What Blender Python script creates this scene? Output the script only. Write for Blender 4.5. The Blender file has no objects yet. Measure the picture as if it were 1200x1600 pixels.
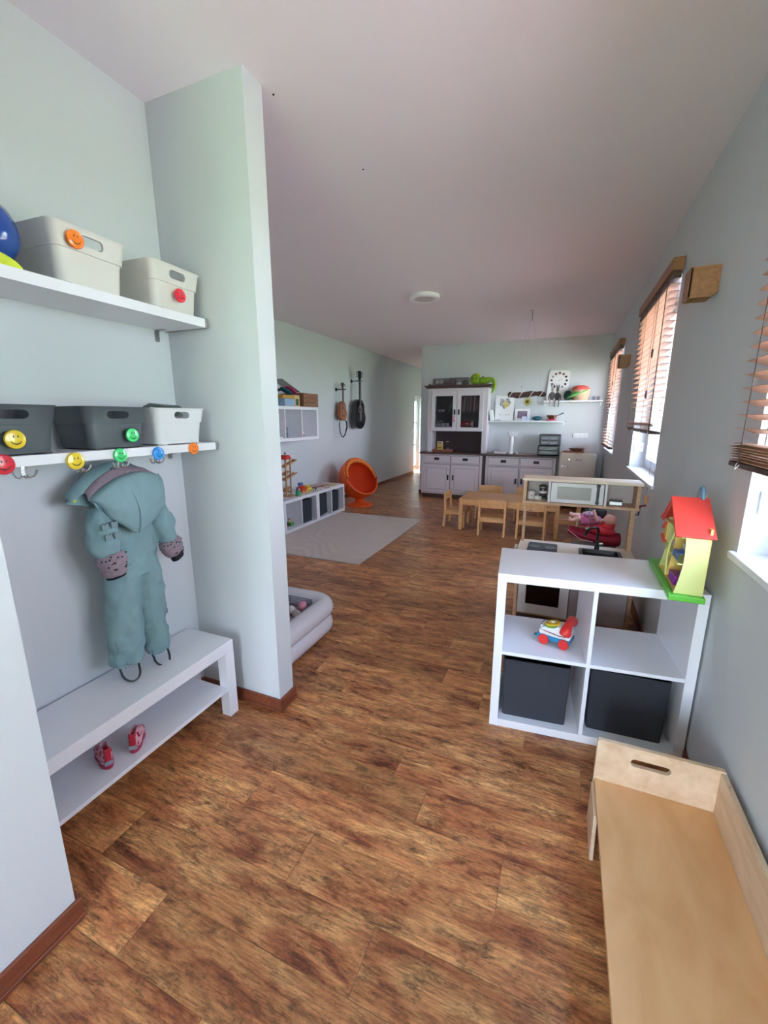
import bpy, bmesh, math, random
from mathutils import Vector, Matrix, noise
random.seed(7)
C = bpy.context.scene.collection
SC = bpy.context.scene
R = math.radians

# ------------------------------------------------------------------ camera
FPX, YAW, PITCH, CAMH = 662.0, 22.93, 12.58, 1.35
cd = bpy.data.cameras.new('camera'); cam = bpy.data.objects.new('camera', cd); C.objects.link(cam)
cd.sensor_fit = 'VERTICAL'; cd.sensor_height = 36.0; cd.lens = 36.0 * FPX / 1600.0; cd.clip_start = .02
cam.location = (0, 0, CAMH); cam.rotation_euler = (R(90 - PITCH), 0, R(YAW))
SC.camera = cam
# ------------------------------------------------------------------ world, sun, exposure
w = bpy.data.worlds.new('sky'); SC.world = w; w.use_nodes = True
wn = w.node_tree; wn.nodes.clear()
bg = wn.nodes.new('ShaderNodeBackground'); wo = wn.nodes.new('ShaderNodeOutputWorld')
tc = wn.nodes.new('ShaderNodeTexCoord'); sp = wn.nodes.new('ShaderNodeSeparateXYZ'); rp = wn.nodes.new('ShaderNodeValToRGB')
wn.links.new(tc.outputs['Generated'], sp.inputs[0]); wn.links.new(sp.outputs['Z'], rp.inputs[0])
rp.color_ramp.elements[0].color = (.84, .90, 1, 1); rp.color_ramp.elements[0].position = .0
rp.color_ramp.elements[1].color = (.42, .62, 1, 1); rp.color_ramp.elements[1].position = .8
wn.links.new(rp.outputs[0], bg.inputs[0]); bg.inputs[1].default_value = 30.0
wn.links.new(bg.outputs[0], wo.inputs[0])
sd = bpy.data.lights.new('sun', 'SUN'); sun = bpy.data.objects.new('sun', sd); C.objects.link(sun)
sd.energy = 120; sd.angle = R(.6); sd.color = (1, .97, .96)
sun.rotation_euler = Vector((.42, -.10, -.90)).to_track_quat('-Z', 'Y').to_euler()
SC.view_settings.view_transform = 'Standard'; SC.view_settings.look = 'None'
SC.view_settings.gamma = 1; SC.view_settings.use_curve_mapping = False
SC.view_settings.exposure = -0.08
SC.cycles.max_bounces = 10; SC.cycles.diffuse_bounces = 7; SC.cycles.transparent_max_bounces = 12
SC.cycles.use_denoising = True; SC.cycles.caustics_reflective = False; SC.cycles.caustics_refractive = False
SC.cycles.sample_clamp_indirect = 8
def portal(name, loc, rot, sx, sy):
    l = bpy.data.lights.new(name, 'AREA'); l.shape = 'RECTANGLE'; l.size = sx; l.size_y = sy; l.cycles.is_portal = True
    o = bpy.data.objects.new(name, l); C.objects.link(o); o.location = loc; o.rotation_euler = rot

# ------------------------------------------------------------------ room numbers
XR, XRO = .545, .82       # right wall inner / outer face
XL = -3.42                # left wall
YF = 7.32                 # far wall
ZC = 2.53                 # ceiling
YB = -2.6                 # wall behind the camera
PX, NX, NY0, NY1 = -1.13, -1.6, .50, 1.42   # pier face, niche back, niche sides
WINS = [(5.93, 7.13), (3.17, 4.37), (.40, 1.66)]
WZ0, WZ1 = .91, 2.17

# ------------------------------------------------------------------ materials
def lin(h):
    h = h.lstrip('#'); o = []
    for i in (0, 2, 4):
        c = int(h[i:i + 2], 16) / 255
        o.append(c / 12.92 if c <= .04045 else ((c + .055) / 1.055) ** 2.4)
    return (*o, 1)
MC = {}
def pm(name, col, rough=.5, metal=0, var=.06, vs=6.0, bump=.0, bs=60.0, spec=.5, coat=0, trans=0, alpha=1, emit=0, sheen=0):
    if name in MC: return MC[name]
    m = bpy.data.materials.new(name); m.use_nodes = True; nt = m.node_tree; b = nt.nodes['Principled BSDF']
    col = lin(col) if isinstance(col, str) else col
    t = nt.nodes.new('ShaderNodeTexCoord'); n = nt.nodes.new('ShaderNodeTexNoise'); n.inputs['Scale'].default_value = vs
    n.inputs['Detail'].default_value = 4
    nt.links.new(t.outputs['Object'], n.inputs['Vector'])
    r = nt.nodes.new('ShaderNodeMapRange'); r.inputs[3].default_value = 1 - var; r.inputs[4].default_value = 1 + var
    nt.links.new(n.outputs[0], r.inputs[0])
    mx = nt.nodes.new('ShaderNodeVectorMath'); mx.operation = 'SCALE'; mx.inputs[0].default_value = col[:3]
    nt.links.new(r.outputs[0], mx.inputs['Scale']); nt.links.new(mx.outputs[0], b.inputs['Base Color'])
    b.inputs['Roughness'].default_value = rough; b.inputs['Metallic'].default_value = metal
    b.inputs['Specular IOR Level'].default_value = spec; b.inputs['Coat Weight'].default_value = coat
    b.inputs['Transmission Weight'].default_value = trans; b.inputs['Alpha'].default_value = alpha
    b.inputs['Sheen Weight'].default_value = sheen
    if bump:
        n2 = nt.nodes.new('ShaderNodeTexNoise'); n2.inputs['Scale'].default_value = bs; n2.inputs['Detail'].default_value = 5
        nt.links.new(t.outputs['Object'], n2.inputs['Vector'])
        bp = nt.nodes.new('ShaderNodeBump'); bp.inputs['Strength'].default_value = bump; bp.inputs['Distance'].default_value = .004
        nt.links.new(n2.outputs[0], bp.inputs['Height']); nt.links.new(bp.outputs[0], b.inputs['Normal'])
    MC[name] = m; return m
def wood(name, ca, cb, sc=(1, 12, 12), rough=.45, k=6.0, bump=.1):
    if name in MC: return MC[name]
    m = bpy.data.materials.new(name); m.use_nodes = True; nt = m.node_tree; b = nt.nodes['Principled BSDF']
    t = nt.nodes.new('ShaderNodeTexCoord'); mp = nt.nodes.new('ShaderNodeMapping'); mp.inputs['Scale'].default_value = sc
    oi = nt.nodes.new('ShaderNodeObjectInfo'); ad = nt.nodes.new('ShaderNodeVectorMath'); ad.operation = 'ADD'
    nt.links.new(t.outputs['Object'], mp.inputs[0]); nt.links.new(mp.outputs[0], ad.inputs[0])
    ml = nt.nodes.new('ShaderNodeMath'); ml.operation = 'MULTIPLY'; ml.inputs[1].default_value = 17
    nt.links.new(oi.outputs['Random'], ml.inputs[0]); nt.links.new(ml.outputs[0], ad.inputs[1])
    n = nt.nodes.new('ShaderNodeTexNoise'); n.inputs['Scale'].default_value = k; n.inputs['Detail'].default_value = 6
    n.inputs['Distortion'].default_value = .6
    nt.links.new(ad.outputs[0], n.inputs['Vector'])
    r = nt.nodes.new('ShaderNodeValToRGB'); r.color_ramp.elements[0].position = .3; r.color_ramp.elements[1].position = .72
    r.color_ramp.elements[0].color = lin(ca); r.color_ramp.elements[1].color = lin(cb)
    nt.links.new(n.outputs[0], r.inputs[0]); nt.links.new(r.outputs[0], b.inputs['Base Color'])
    b.inputs['Roughness'].default_value = rough
    bp = nt.nodes.new('ShaderNodeBump'); bp.inputs['Strength'].default_value = bump; bp.inputs['Distance'].default_value = .002
    nt.links.new(n.outputs[0], bp.inputs['Height']); nt.links.new(bp.outputs[0], b.inputs['Normal'])
    MC[name] = m; return m
def spots(name, base, spot, scale=60, size=.35, rough=.8):
    m = bpy.data.materials.new(name); m.use_nodes = True; nt = m.node_tree; b = nt.nodes['Principled BSDF']
    t = nt.nodes.new('ShaderNodeTexCoord'); v = nt.nodes.new('ShaderNodeTexVoronoi'); v.inputs['Scale'].default_value = scale
    nt.links.new(t.outputs['Object'], v.inputs['Vector']); r = nt.nodes.new('ShaderNodeValToRGB'); r.color_ramp.interpolation = 'CONSTANT'
    r.color_ramp.elements[0].color = lin(spot); r.color_ramp.elements[1].position = size; r.color_ramp.elements[1].color = lin(base)
    nt.links.new(v.outputs['Distance'], r.inputs[0]); nt.links.new(r.outputs[0], b.inputs['Base Color']); b.inputs['Roughness'].default_value = rough
    return m
def floor_mat():
    m = bpy.data.materials.new('distressed_plank'); m.use_nodes = True; nt = m.node_tree; b = nt.nodes['Principled BSDF']
    L = nt.links.new; N = nt.nodes.new
    t = N('ShaderNodeTexCoord'); oi = N('ShaderNodeObjectInfo'); ge = N('ShaderNodeNewGeometry')
    s = N('ShaderNodeMath'); s.operation = 'ADD'; L(oi.outputs['Random'], s.inputs[0]); L(ge.outputs['Random Per Island'], s.inputs[1])
    fr = N('ShaderNodeMath'); fr.operation = 'FRACT'; L(s.outputs[0], fr.inputs[0])
    m1 = N('ShaderNodeMath'); m1.operation = 'MULTIPLY'; m1.inputs[1].default_value = 31; L(fr.outputs[0], m1.inputs[0])
    ad = N('ShaderNodeVectorMath'); ad.operation = 'ADD'; L(t.outputs['Object'], ad.inputs[0]); L(m1.outputs[0], ad.inputs[1])
    def noi(scv, sc, det, dist=.0, ro=.5):
        mp = N('ShaderNodeMapping'); mp.inputs['Scale'].default_value = scv; L(ad.outputs[0], mp.inputs[0])
        n = N('ShaderNodeTexNoise'); n.inputs['Scale'].default_value = sc; n.inputs['Detail'].default_value = det
        n.inputs['Distortion'].default_value = dist; n.inputs['Roughness'].default_value = ro; L(mp.outputs[0], n.inputs[0]); return n
    a = noi((1.5, 6, 1), 2.4, 7, .7, .66)
    r = N('ShaderNodeValToRGB'); e = r.color_ramp.elements
    e[0].position = .34; e[0].color = lin('84462E'); e[1].position = .68; e[1].color = lin('ECB074')
    x = e.new(.42); x.color = lin('B26C44'); x = e.new(.56); x.color = lin('D0905C')
    L(a.outputs[0], r.inputs[0])
    g = noi((5, 55, 1), 3.0, 5, .6, .75)       # fine grain
    gr = N('ShaderNodeMapRange'); gr.inputs[1].default_value = .36; gr.inputs[2].default_value = .62; gr.inputs[3].default_value = .50; gr.inputs[4].default_value = 1.25
    L(g.outputs[0], gr.inputs[0])
    d = noi((3.2, 8, 1), 2.6, 12, .35, .86)       # dark worn patches
    dr = N('ShaderNodeMapRange'); dr.inputs[1].default_value = .49; dr.inputs[2].default_value = .62; dr.inputs[3].default_value = 1; dr.inputs[4].default_value = .24
    L(d.outputs[0], dr.inputs[0])
    q = noi((12, 60, 1), 5, 6, .3, .8)        # short dark saw marks
    qr = N('ShaderNodeMapRange'); qr.inputs[1].default_value = .56; qr.inputs[2].default_value = .66; qr.inputs[3].default_value = 1; qr.inputs[4].default_value = .30
    L(q.outputs[0], qr.inputs[0])
    tn = N('ShaderNodeMapRange'); tn.inputs[3].default_value = .72; tn.inputs[4].default_value = 1.12; L(fr.outputs[0], tn.inputs[0])
    p1 = N('ShaderNodeMath'); p1.operation = 'MULTIPLY'; L(gr.outputs[0], p1.inputs[0]); L(dr.outputs[0], p1.inputs[1])
    p2 = N('ShaderNodeMath'); p2.operation = 'MULTIPLY'; L(p1.outputs[0], p2.inputs[0]); L(tn.outputs[0], p2.inputs[1])
    p3 = N('ShaderNodeMath'); p3.operation = 'MULTIPLY'; L(p2.outputs[0], p3.inputs[0]); L(qr.outputs[0], p3.inputs[1])
    v = N('ShaderNodeVectorMath'); v.operation = 'SCALE'; L(r.outputs[0], v.inputs[0]); L(p3.outputs[0], v.inputs['Scale'])
    L(v.outputs[0], b.inputs['Base Color']); b.inputs['Roughness'].default_value = .36; b.inputs['Specular IOR Level'].default_value = .45
    rr = N('ShaderNodeMapRange'); rr.inputs[3].default_value = .45; rr.inputs[4].default_value = .30; L(p1.outputs[0], rr.inputs[0]); L(rr.outputs[0], b.inputs['Roughness'])
    bp = N('ShaderNodeBump'); bp.inputs['Strength'].default_value = .25; bp.inputs['Distance'].default_value = .001
    L(p3.outputs[0], bp.inputs['Height']); L(bp.outputs[0], b.inputs['Normal'])
    return m
def glass_mat(name='window_glass', tint=(.97, .99, 1)):
    m = bpy.data.materials.new(name); m.use_nodes = True; nt = m.node_tree; nt.nodes.clear()
    o = nt.nodes.new('ShaderNodeOutputMaterial'); mx = nt.nodes.new('ShaderNodeMixShader'); lw = nt.nodes.new('ShaderNodeLayerWeight'); lw.inputs[0].default_value = .5
    pw = nt.nodes.new('ShaderNodeMath'); pw.operation = 'POWER'; pw.inputs[1].default_value = 5; f = nt.nodes.new('ShaderNodeMapRange'); f.inputs[3].default_value = .04; f.inputs[4].default_value = .8
    nt.links.new(lw.outputs['Facing'], pw.inputs[0]); nt.links.new(pw.outputs[0], f.inputs[0])
    a = nt.nodes.new('ShaderNodeBsdfTransparent'); a.inputs[0].default_value = (*tint, 1); g = nt.nodes.new('ShaderNodeBsdfGlossy'); g.inputs['Roughness'].default_value = .02
    nt.links.new(f.outputs[0], mx.inputs[0]); nt.links.new(a.outputs[0], mx.inputs[1]); nt.links.new(g.outputs[0], mx.inputs[2]); nt.links.new(mx.outputs[0], o.inputs[0]); return m
PAINT = pm('wall_paint', 'CBCFD3', .75, var=.015, vs=2, bump=.08, bs=220)
CEIL = pm('ceiling_paint', 'EEE6EE', .85, var=.015, vs=1.5, bump=.06, bs=160)
WHITE = pm('white_laminate', 'E5E5EB', .34, var=.01, vs=3)
WHITE2 = pm('white_lacquer', 'DDD8DC', .45, var=.02, vs=5)
PVC = pm('white_window_plastic', 'EFEFF0', .35, var=.01)
GLASS = glass_mat()
DARKWOOD = wood('dark_walnut_wood', '3A2420', '5E4038', (2, 14, 14))
BEECH = wood('beech_wood', 'C08A55', 'D9A871', (3, 18, 18), .4)
PLY = wood('birch_plywood', 'CC9A68', 'DDB082', (5, 2, 3), .5, 2.2)
PLY2 = wood('pale_birch_ply', 'C8A888', 'DFC7AB', (8, 2, 8), .5, 3)
BLINDW = wood('blind_wood', 'A9846C', 'C39C80', (10, 1, 10), .45)
WEDGEW = wood('lamp_wood', '8D5E3C', 'A87450', (10, 2, 10), .45)
SKIRT = wood('red_brown_skirting', '6A3626', '86492F', (8, 1.2, 8), .4)
GREYF = pm('dark_grey_fabric', '33353D', .95, var=.12, vs=60, bump=.3, bs=350)
BLACK = pm('black_plastic', '15161A', .35, var=.03)
CHROME = pm('chrome', 'D8DADC', .16, 1, var=.02)
STEEL = pm('brushed_steel', 'A9A9A9', .35, 1, var=.05)
FLOOR = floor_mat()

# ------------------------------------------------------------------ mesh helpers
class MB:
    def __init__(s): s.bm = bmesh.new()
    def _tf(s, vs, M):
        if M is not None:
            for v in vs: v.co = M @ v.co
    def box(s, x0, x1, y0, y1, z0, z1, M=None):
        vs = [s.bm.verts.new(p) for p in ((x0, y0, z0), (x1, y0, z0), (x1, y1, z0), (x0, y1, z0), (x0, y0, z1), (x1, y0, z1), (x1, y1, z1), (x0, y1, z1))]
        for f in ((3, 2, 1, 0), (4, 5, 6, 7), (0, 1, 5, 4), (1, 2, 6, 5), (2, 3, 7, 6), (3, 0, 4, 7)): s.bm.faces.new([vs[i] for i in f])
        s._tf(vs, M); return s
    def loft(s, rings, cap=True, closed=False):
        rr = [[s.bm.verts.new(p) for p in r] for r in rings]; n = len(rr[0])
        pairs = list(zip(rr, rr[1:])) + ([(rr[-1], rr[0])] if closed else [])
        for a, b in pairs:
            for i in range(n):
                try: s.bm.faces.new((a[i], a[(i + 1) % n], b[(i + 1) % n], b[i]))
                except ValueError: pass
        if cap and not closed:
            s.bm.faces.new(list(reversed(rr[0]))); s.bm.faces.new(rr[-1])
        return s
    def tube(s, pts, r, n=8, cap=True, closed=False, flat=1.0):
        pts = [Vector(p) for p in pts]; rs = r if isinstance(r, (list, tuple)) else [r] * len(pts)
        rings = []; up = Vector((0, 0, 1)); prev = None
        for i, p in enumerate(pts):
            if closed: d = (pts[(i + 1) % len(pts)] - pts[i - 1])
            else: d = (pts[min(i + 1, len(pts) - 1)] - pts[max(i - 1, 0)])
            d.normalize()
            if prev is None:
                a = d.cross(up if abs(d.z) < .9 else Vector((1, 0, 0))).normalized()
            else:
                a = (prev - d * prev.dot(d)).normalized()
            prev = a; b = d.cross(a)
            rings.append([p + a * math.cos(2 * math.pi * k / n) * rs[i] + b * math.sin(2 * math.pi * k / n) * rs[i] * flat for k in range(n)])
        return s.loft(rings, cap, closed)
    def cyl(s, p0, p1, r, r1=None, n=20): return s.tube([p0, p1], [r, r if r1 is None else r1], n)
    def lathe(s, prof, c=(0, 0, 0), n=28, M=None, cap=True):
        rings = [[Vector((c[0] + r * math.cos(2 * math.pi * k / n), c[1] + r * math.sin(2 * math.pi * k / n), c[2] + z)) for k in range(n)] for r, z in prof]
        if M is not None: rings = [[M @ p for p in rg] for rg in rings]
        return s.loft(rings, cap)
    def ell(s, c, r, n=16, M=None):
        r = (r, r, r) if not isinstance(r, (tuple, list)) else r
        pr = []
        for i in range(1, n // 2):
            a = math.pi * i / (n // 2); pr.append((math.sin(a), -math.cos(a)))
        rings = [[Vector((q * math.cos(2 * math.pi * k / n) * r[0], q * math.sin(2 * math.pi * k / n) * r[1], z * r[2])) for k in range(n)] for q, z in pr]
        T = Matrix.Translation(c) @ (M if M is not None else Matrix())
        return s.loft([[T @ p for p in rg] for rg in rings], True)
    def prism(s, poly, a0, a1, ax='z', M=None):
        def pt(u, v, a): return {'z': (u, v, a), 'y': (u, a, v), 'x': (a, u, v)}[ax]
        a = [s.bm.verts.new(pt(u, v, a0)) for u, v in poly]; b = [s.bm.verts.new(pt(u, v, a1)) for u, v in poly]; n = len(poly)
        s.bm.faces.new(list(reversed(a))); s.bm.faces.new(b)
        for i in range(n): s.bm.faces.new((a[i], a[(i + 1) % n], b[(i + 1) % n], b[i]))
        s._tf(a + b, M); return s
    def plate(s, outer, holes, a0, a1, ax='z', M=None):
        """flat plate with holes: outline polygons, triangulated"""
        def pt(u, v, a): return Vector({'z': (u, v, a), 'y': (u, a, v), 'x': (a, u, v)}[ax])
        for a in (a0, a1):
            es = []; tmp = bmesh.new()
            for poly in [outer] + holes:
                vs = [tmp.verts.new(pt(u, v, a)) for u, v in poly]
                for i in range(len(vs)): es.append(tmp.edges.new((vs[i], vs[(i + 1) % len(vs)])))
            bmesh.ops.triangle_fill(tmp, edges=es, use_beauty=True)
            mp = {v: s.bm.verts.new((M @ v.co) if M is not None else v.co) for v in tmp.verts}
            for f in tmp.faces: s.bm.faces.new([mp[v] for v in f.verts])
            tmp.free()
        for poly in [outer] + holes:
            n = len(poly)
            a = [s.bm.verts.new(pt(u, v, a0)) for u, v in poly]; b = [s.bm.verts.new(pt(u, v, a1)) for u, v in poly]
            for i in range(n): s.bm.faces.new((a[i], a[(i + 1) % n], b[(i + 1) % n], b[i]))
            s._tf(a + b, M)
        bmesh.ops.remove_doubles(s.bm, verts=s.bm.verts, dist=1e-6)
        return s
    def build(s, name, mat, parent=None, loc=None, rz=0, bev=0, seg=2, ang=35, sub=0, mods=None, label=None):
        bm = s.bm; bmesh.ops.recalc_face_normals(bm, faces=bm.faces)
        for f in bm.faces: f.smooth = True
        me = bpy.data.meshes.new(name); bm.to_mesh(me); bm.free(); me.set_sharp_from_angle(angle=R(ang))
        me.materials.append(mat); o = bpy.data.objects.new(name, me); C.objects.link(o)
        if parent is not None: o.parent = parent
        if loc is not None: o.location = loc
        o.rotation_euler.z = rz
        if bev:
            b = o.modifiers.new('bevel', 'BEVEL'); b.width = bev; b.segments = seg; b.limit_method = 'ANGLE'; b.angle_limit = R(40); b.harden_normals = True
        if sub:
            q = o.modifiers.new('sub', 'SUBSURF'); q.levels = sub; q.render_levels = sub
        if label: o['label'] = label
        return o
def rrect(x0, x1, y0, y1, r, n=5):
    o = []
    for cx, cy, a in ((x1 - r, y1 - r, 0), (x0 + r, y1 - r, 90), (x0 + r, y0 + r, 180), (x1 - r, y0 + r, 270)):
        for k in range(n + 1):
            t = R(a + 90 * k / n); o.append((cx + r * math.cos(t), cy + r * math.sin(t)))
    return o
def circ(cx, cy, r, n=20, ry=None): return [(cx + r * math.cos(2 * math.pi * k / n), cy + (ry or r) * math.sin(2 * math.pi * k / n)) for k in range(n)]
def thing(name, label, cat, loc=(0, 0, 0), rz=0, group=None):
    o = bpy.data.objects.new(name, None); C.objects.link(o); o.location = loc; o.rotation_euler = (0, 0, rz); o.empty_display_size = .1
    o['label'] = label; o['category'] = cat
    if group: o['group'] = group
    return o
def tag(o, label, cat, group=None):
    o['label'] = label; o['category'] = cat
    if group: o['group'] = group
    return o
def st(o, label=None):
    o['kind'] = 'structure'
    if label: o['label'] = label
    return o
def stuff(o): o['kind'] = 'stuff'; return o
def dup(root, loc, rz=None, label=None):
    def cp(o, par):
        c = o.copy(); C.objects.link(c); c.parent = par
        for ch in list(o.children): cp(ch, c)
        return c
    kids = list(root.children); r = root.copy(); C.objects.link(r); r.location = loc
    if rz is not None: r.rotation_euler.z = rz
    if label: r['label'] = label
    for k in kids: cp(k, r)
    return r
def txt(name, body, size, mat, parent, loc, rot, ext=.0006):
    cu = bpy.data.curves.new(name, 'FONT'); cu.body = body; cu.size = size; cu.extrude = ext; cu.align_x = 'CENTER'; cu.align_y = 'CENTER'
    cu.materials.append(mat); f = bpy.data.objects.new(name, cu); C.objects.link(f); bpy.context.view_layer.update()
    me = bpy.data.meshes.new_from_object(f.evaluated_get(bpy.context.evaluated_depsgraph_get())); bpy.data.objects.remove(f)
    o = bpy.data.objects.new(name, me); C.objects.link(o); o.parent = parent; o.location = loc; o.rotation_euler = rot; return o

# ================================================================== SETTING
fl = st(MB().box(XL - .2, XRO, YB - .2, 12.2, -.06, -.0045).build('floor', FLOOR), 'dark distressed wood-look plank floor')
def plank_rows(y0, y1):
    k = round((y0 - .96) / .16); y = .96 + .16 * k
    while y < y1 - .01:
        jit = 0 if k < 2 else (k * 7919 % 13) / 13 * .5
        x = (-.95 - .293 * k + jit) % .88 - .88 * 5 - .88
        xs = []
        while x < XR:
            xa, xb = x, x + .88
            lo = PX if y + .16 <= .5 else (NX if y + .16 <= 1.44 else XL)
            hi = XR if y < YF else -2.39
            xa, xb = max(xa, lo), min(xb, hi)
            if xb - xa > .02: yield xa, xb, y, min(y + .16, 12.1)
            x += .88
        k += 1; y = .96 + .16 * k
for xa, xb, ya, yb in plank_rows(0, 5.28):
    cx, cy = (xa + xb) / 2, (ya + yb) / 2; g = .0004
    MB().box(xa - cx + g, xb - cx - g, ya - cy + g, yb - cy - g, -.0045, 0).build('plank', FLOOR, fl, (cx, cy, 0), bev=.0005, seg=1)
m = MB()
for rg in ((-2.56, 0), (5.28, 12.0)):
    for xa, xb, ya, yb in plank_rows(*rg): m.box(xa + .0008, xb - .0008, ya + .0008, yb - .0008, -.0045, 0)
stuff(m.build('plank', FLOOR, fl))

st(MB().box(XL - .2, XRO, YB - .2, 12.2, ZC, ZC + .12).build('ceiling', CEIL), 'plain off-white plastered ceiling')
# right wall pierced by four windows
m = MB(); ys = YF + .15
edges = sorted(WINS); y = YB - .2
for a, b in edges:
    m.box(XR, XRO, y, a, 0 - .06, ZC); m.box(XR, XRO, a, b, -.06, WZ0); m.box(XR, XRO, a, b, WZ1, ZC); y = b
m.box(XR, XRO, y, ys, -.06, ZC)
st(m.build('wall_right', PAINT), 'pale blue-grey painted wall with deep window openings')
st(MB().box(-2.39, XRO, YF, YF + .15, -.06, ZC).build('wall_far', PAINT), 'pale grey far wall behind the cabinets')
st(MB().box(XL - .2, XL, 1.4, 9.98, -.06, ZC).box(XL - .2, XL, 10.50, 12.2, -.06, ZC).box(XL - .2, XL, 9.98, 10.50, 1.86, ZC).build('wall_left', PAINT), 'pale blue-grey left wall running into the hallway')
st(MB().box(-2.39, -2.24, YF + .15, 12.0, -.06, ZC).build('wall_hall', PAINT))
st(MB().box(XL - .2, -2.2, 12.0, 12.15, -.06, ZC).build('wall_end', PAINT))
st(MB().box(XL - .2, PX, NY1, 1.525, -.06, ZC).build('wall_pier', PAINT), 'free-standing end of the dividing wall')
st(MB().box(NX - .12, NX, NY0 - .02, NY1 + .02, -.06, ZC).build('wall_niche', PAINT), 'back wall of the cloakroom niche')
st(MB().box(NX - .12, PX, YB - .2, NY0, -.06, ZC).build('wall_left_near', PAINT), 'near left wall beside the camera')
# wall behind the camera with a wide glazed garden door
st(MB().box(PX - .02, -1.02, YB - .2, YB, -.06, ZC).box(.44, XRO, YB - .2, YB, -.06, ZC).box(-1.02, .44, YB - .2, YB, 2.05, ZC).build('wall_back', PAINT))
def glazed(name, ax, a0, a1, z0, z1, plane, t=.06, mull=(), zm=()):
    """window in a wall; ax = 'y' : pane lies in x=plane, spans a0..a1 along y; ax='x' : pane in y=plane"""
    def bx(m, u0, u1, w0, w1, d0, d1):
        return m.box(plane + d0, plane + d1, u0, u1, w0, w1) if ax == 'y' else m.box(u0, u1, plane + d0, plane + d1, w0, w1)
    m = MB(); bx(m, a0, a1, z0, z0 + t, 0, .07); bx(m, a0, a1, z1 - t, z1, 0, .07); bx(m, a0, a0 + t, z0 + t, z1 - t, 0, .07); bx(m, a1 - t, a1, z0 + t, z1 - t, 0, .07)
    f = st(m.build(name, PVC, bev=.004)); s = t * .9
    cuts = [a0 + t] + [a0 + (a1 - a0) * q for q in mull] + [a1 - t]
    for i, (u0, u1) in enumerate(zip(cuts, cuts[1:])):
        m = MB(); e = .003
        bx(m, u0 + e, u1 - e, z0 + t + e, z0 + t + s, -.012, .05); bx(m, u0 + e, u1 - e, z1 - t - s, z1 - t - e, -.012, .05)
        bx(m, u0 + e, u0 + s, z0 + t + s, z1 - t - s, -.012, .05); bx(m, u1 - s, u1 - e, z0 + t + s, z1 - t - s, -.012, .05)
        for q in zm: bx(m, u0 + s, u1 - s, q - .02, q + .02, -.005, .045)
        sa = m.build('sash', PVC, f, bev=.004)
        g = MB(); bx(g, u0 + s - .005, u1 - s + .005, z0 + t + s - .005, z1 - t - s + .005, .018, .024); g.build('pane', GLASS, sa)
    return f
for i, (a, b) in enumerate(WINS):
    f = glazed('window_%d' % (i + 1), 'y', a, b, WZ0 + .0, WZ1, .665, .05, (.5,))
    # sill board, rounded nose standing proud of the wall
    MB().box(XR - .02, .665, a - .035, b + .02, WZ0 - .012, WZ0 + .012).build('sill', WHITE, f, bev=.004)
    h = MB().box(.640, .652, (a + b) / 2 - .012, (a + b) / 2 + .012, 1.45, 1.53).box(.625, .640, (a + b) / 2 - .008, (a + b) / 2 + .008, 1.40, 1.50).build('handle', PVC, f, bev=.003)
glazed('door_2', 'x', -1.02, .44, 0.0, 2.05, YB - .14, .06, (.5,))
glazed('door_1', 'y', 9.98, 10.50, .04, 1.86, XL - .14, .06, (), (.68, 1.22))
# skirting boards, board with a thin rounded foot strip
def skirt(name, pts):
    """pts: box list (x0,x1,y0,y1) following the wall; board height .06"""
    m = MB(); n2 = MB()
    for x0, x1, y0, y1, ox, oy in pts:
        m.box(x0, x1, y0, y1, .012, .062)
        n2.box(x0 + min(ox, 0), x1 + max(ox, 0), y0 + min(oy, 0), y1 + max(oy, 0), 0, .014)
    o = st(m.build(name, SKIRT, bev=.003)); n2.build('foot_strip', SKIRT, o, bev=.004); return o
d = .012
skirt('baseboard_near', [(PX, PX + d, YB, NY0 + d, .006, 0), (NX, PX, NY0, NY0 + d, 0, .006)])
skirt('baseboard_pier', [(NX, PX + d, NY1 - d, NY1, 0, -.006), (PX, PX + d, NY1, 1.525 + d, .006, 0), (XL, PX, 1.525, 1.525 + d, 0, .006)])
skirt('baseboard_niche', [(NX, NX + d, NY0 + d, NY1 - d, .006, 0)])
skirt('baseboard_left', [(XL, XL + d, 1.54, 9.95, .006, 0)])
skirt('baseboard_far', [(-2.39 - d, XR, YF - d, YF, 0, -.006), (-2.39 - d, -2.39, YF, 12, -.006, 0)])
skirt('baseboard_right', [(XR - d, XR, YB, YF - d, -.006, 0)])

# outside: lawn, pinkish paving along the house, roof overhang
LAWN = pm('lawn', '80956A', .9, var=.25, vs=3); PAVE = pm('pale_red_paving', 'C6A89E', .85, var=.08, vs=5)
st(MB().box(-30, 40, -40, 40, -.5, -.32).build('ground', LAWN), 'lawn outside')
st(MB().box(XRO, 6.5, -4, 12, -.32, -.22).build('terrace', PAVE), 'paving outside the windows')
st(MB().box(XL - .2, XRO, -2.8, 13, 2.66, 2.8).build('roof', pm('roof_board', 'C8BDB0', .8)))
HEDGE = pm('hedge_leaves', '3F5A2A', .9, var=.4, vs=9)
for i, (a, b) in enumerate(WINS): portal('window_daylight', (XRO + .02, (a + b) / 2, (WZ0 + WZ1) / 2), (0, R(90), 0), WZ1 - WZ0, b - a)
portal('garden_door_daylight', (-.29, YB - .25, 1.02), (R(90), 0, 0), 1.46, 2.05)
portal('hall_door_daylight', (XL - .25, 10.24, .95), (0, R(-90), 0), 1.8, .52)

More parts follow.
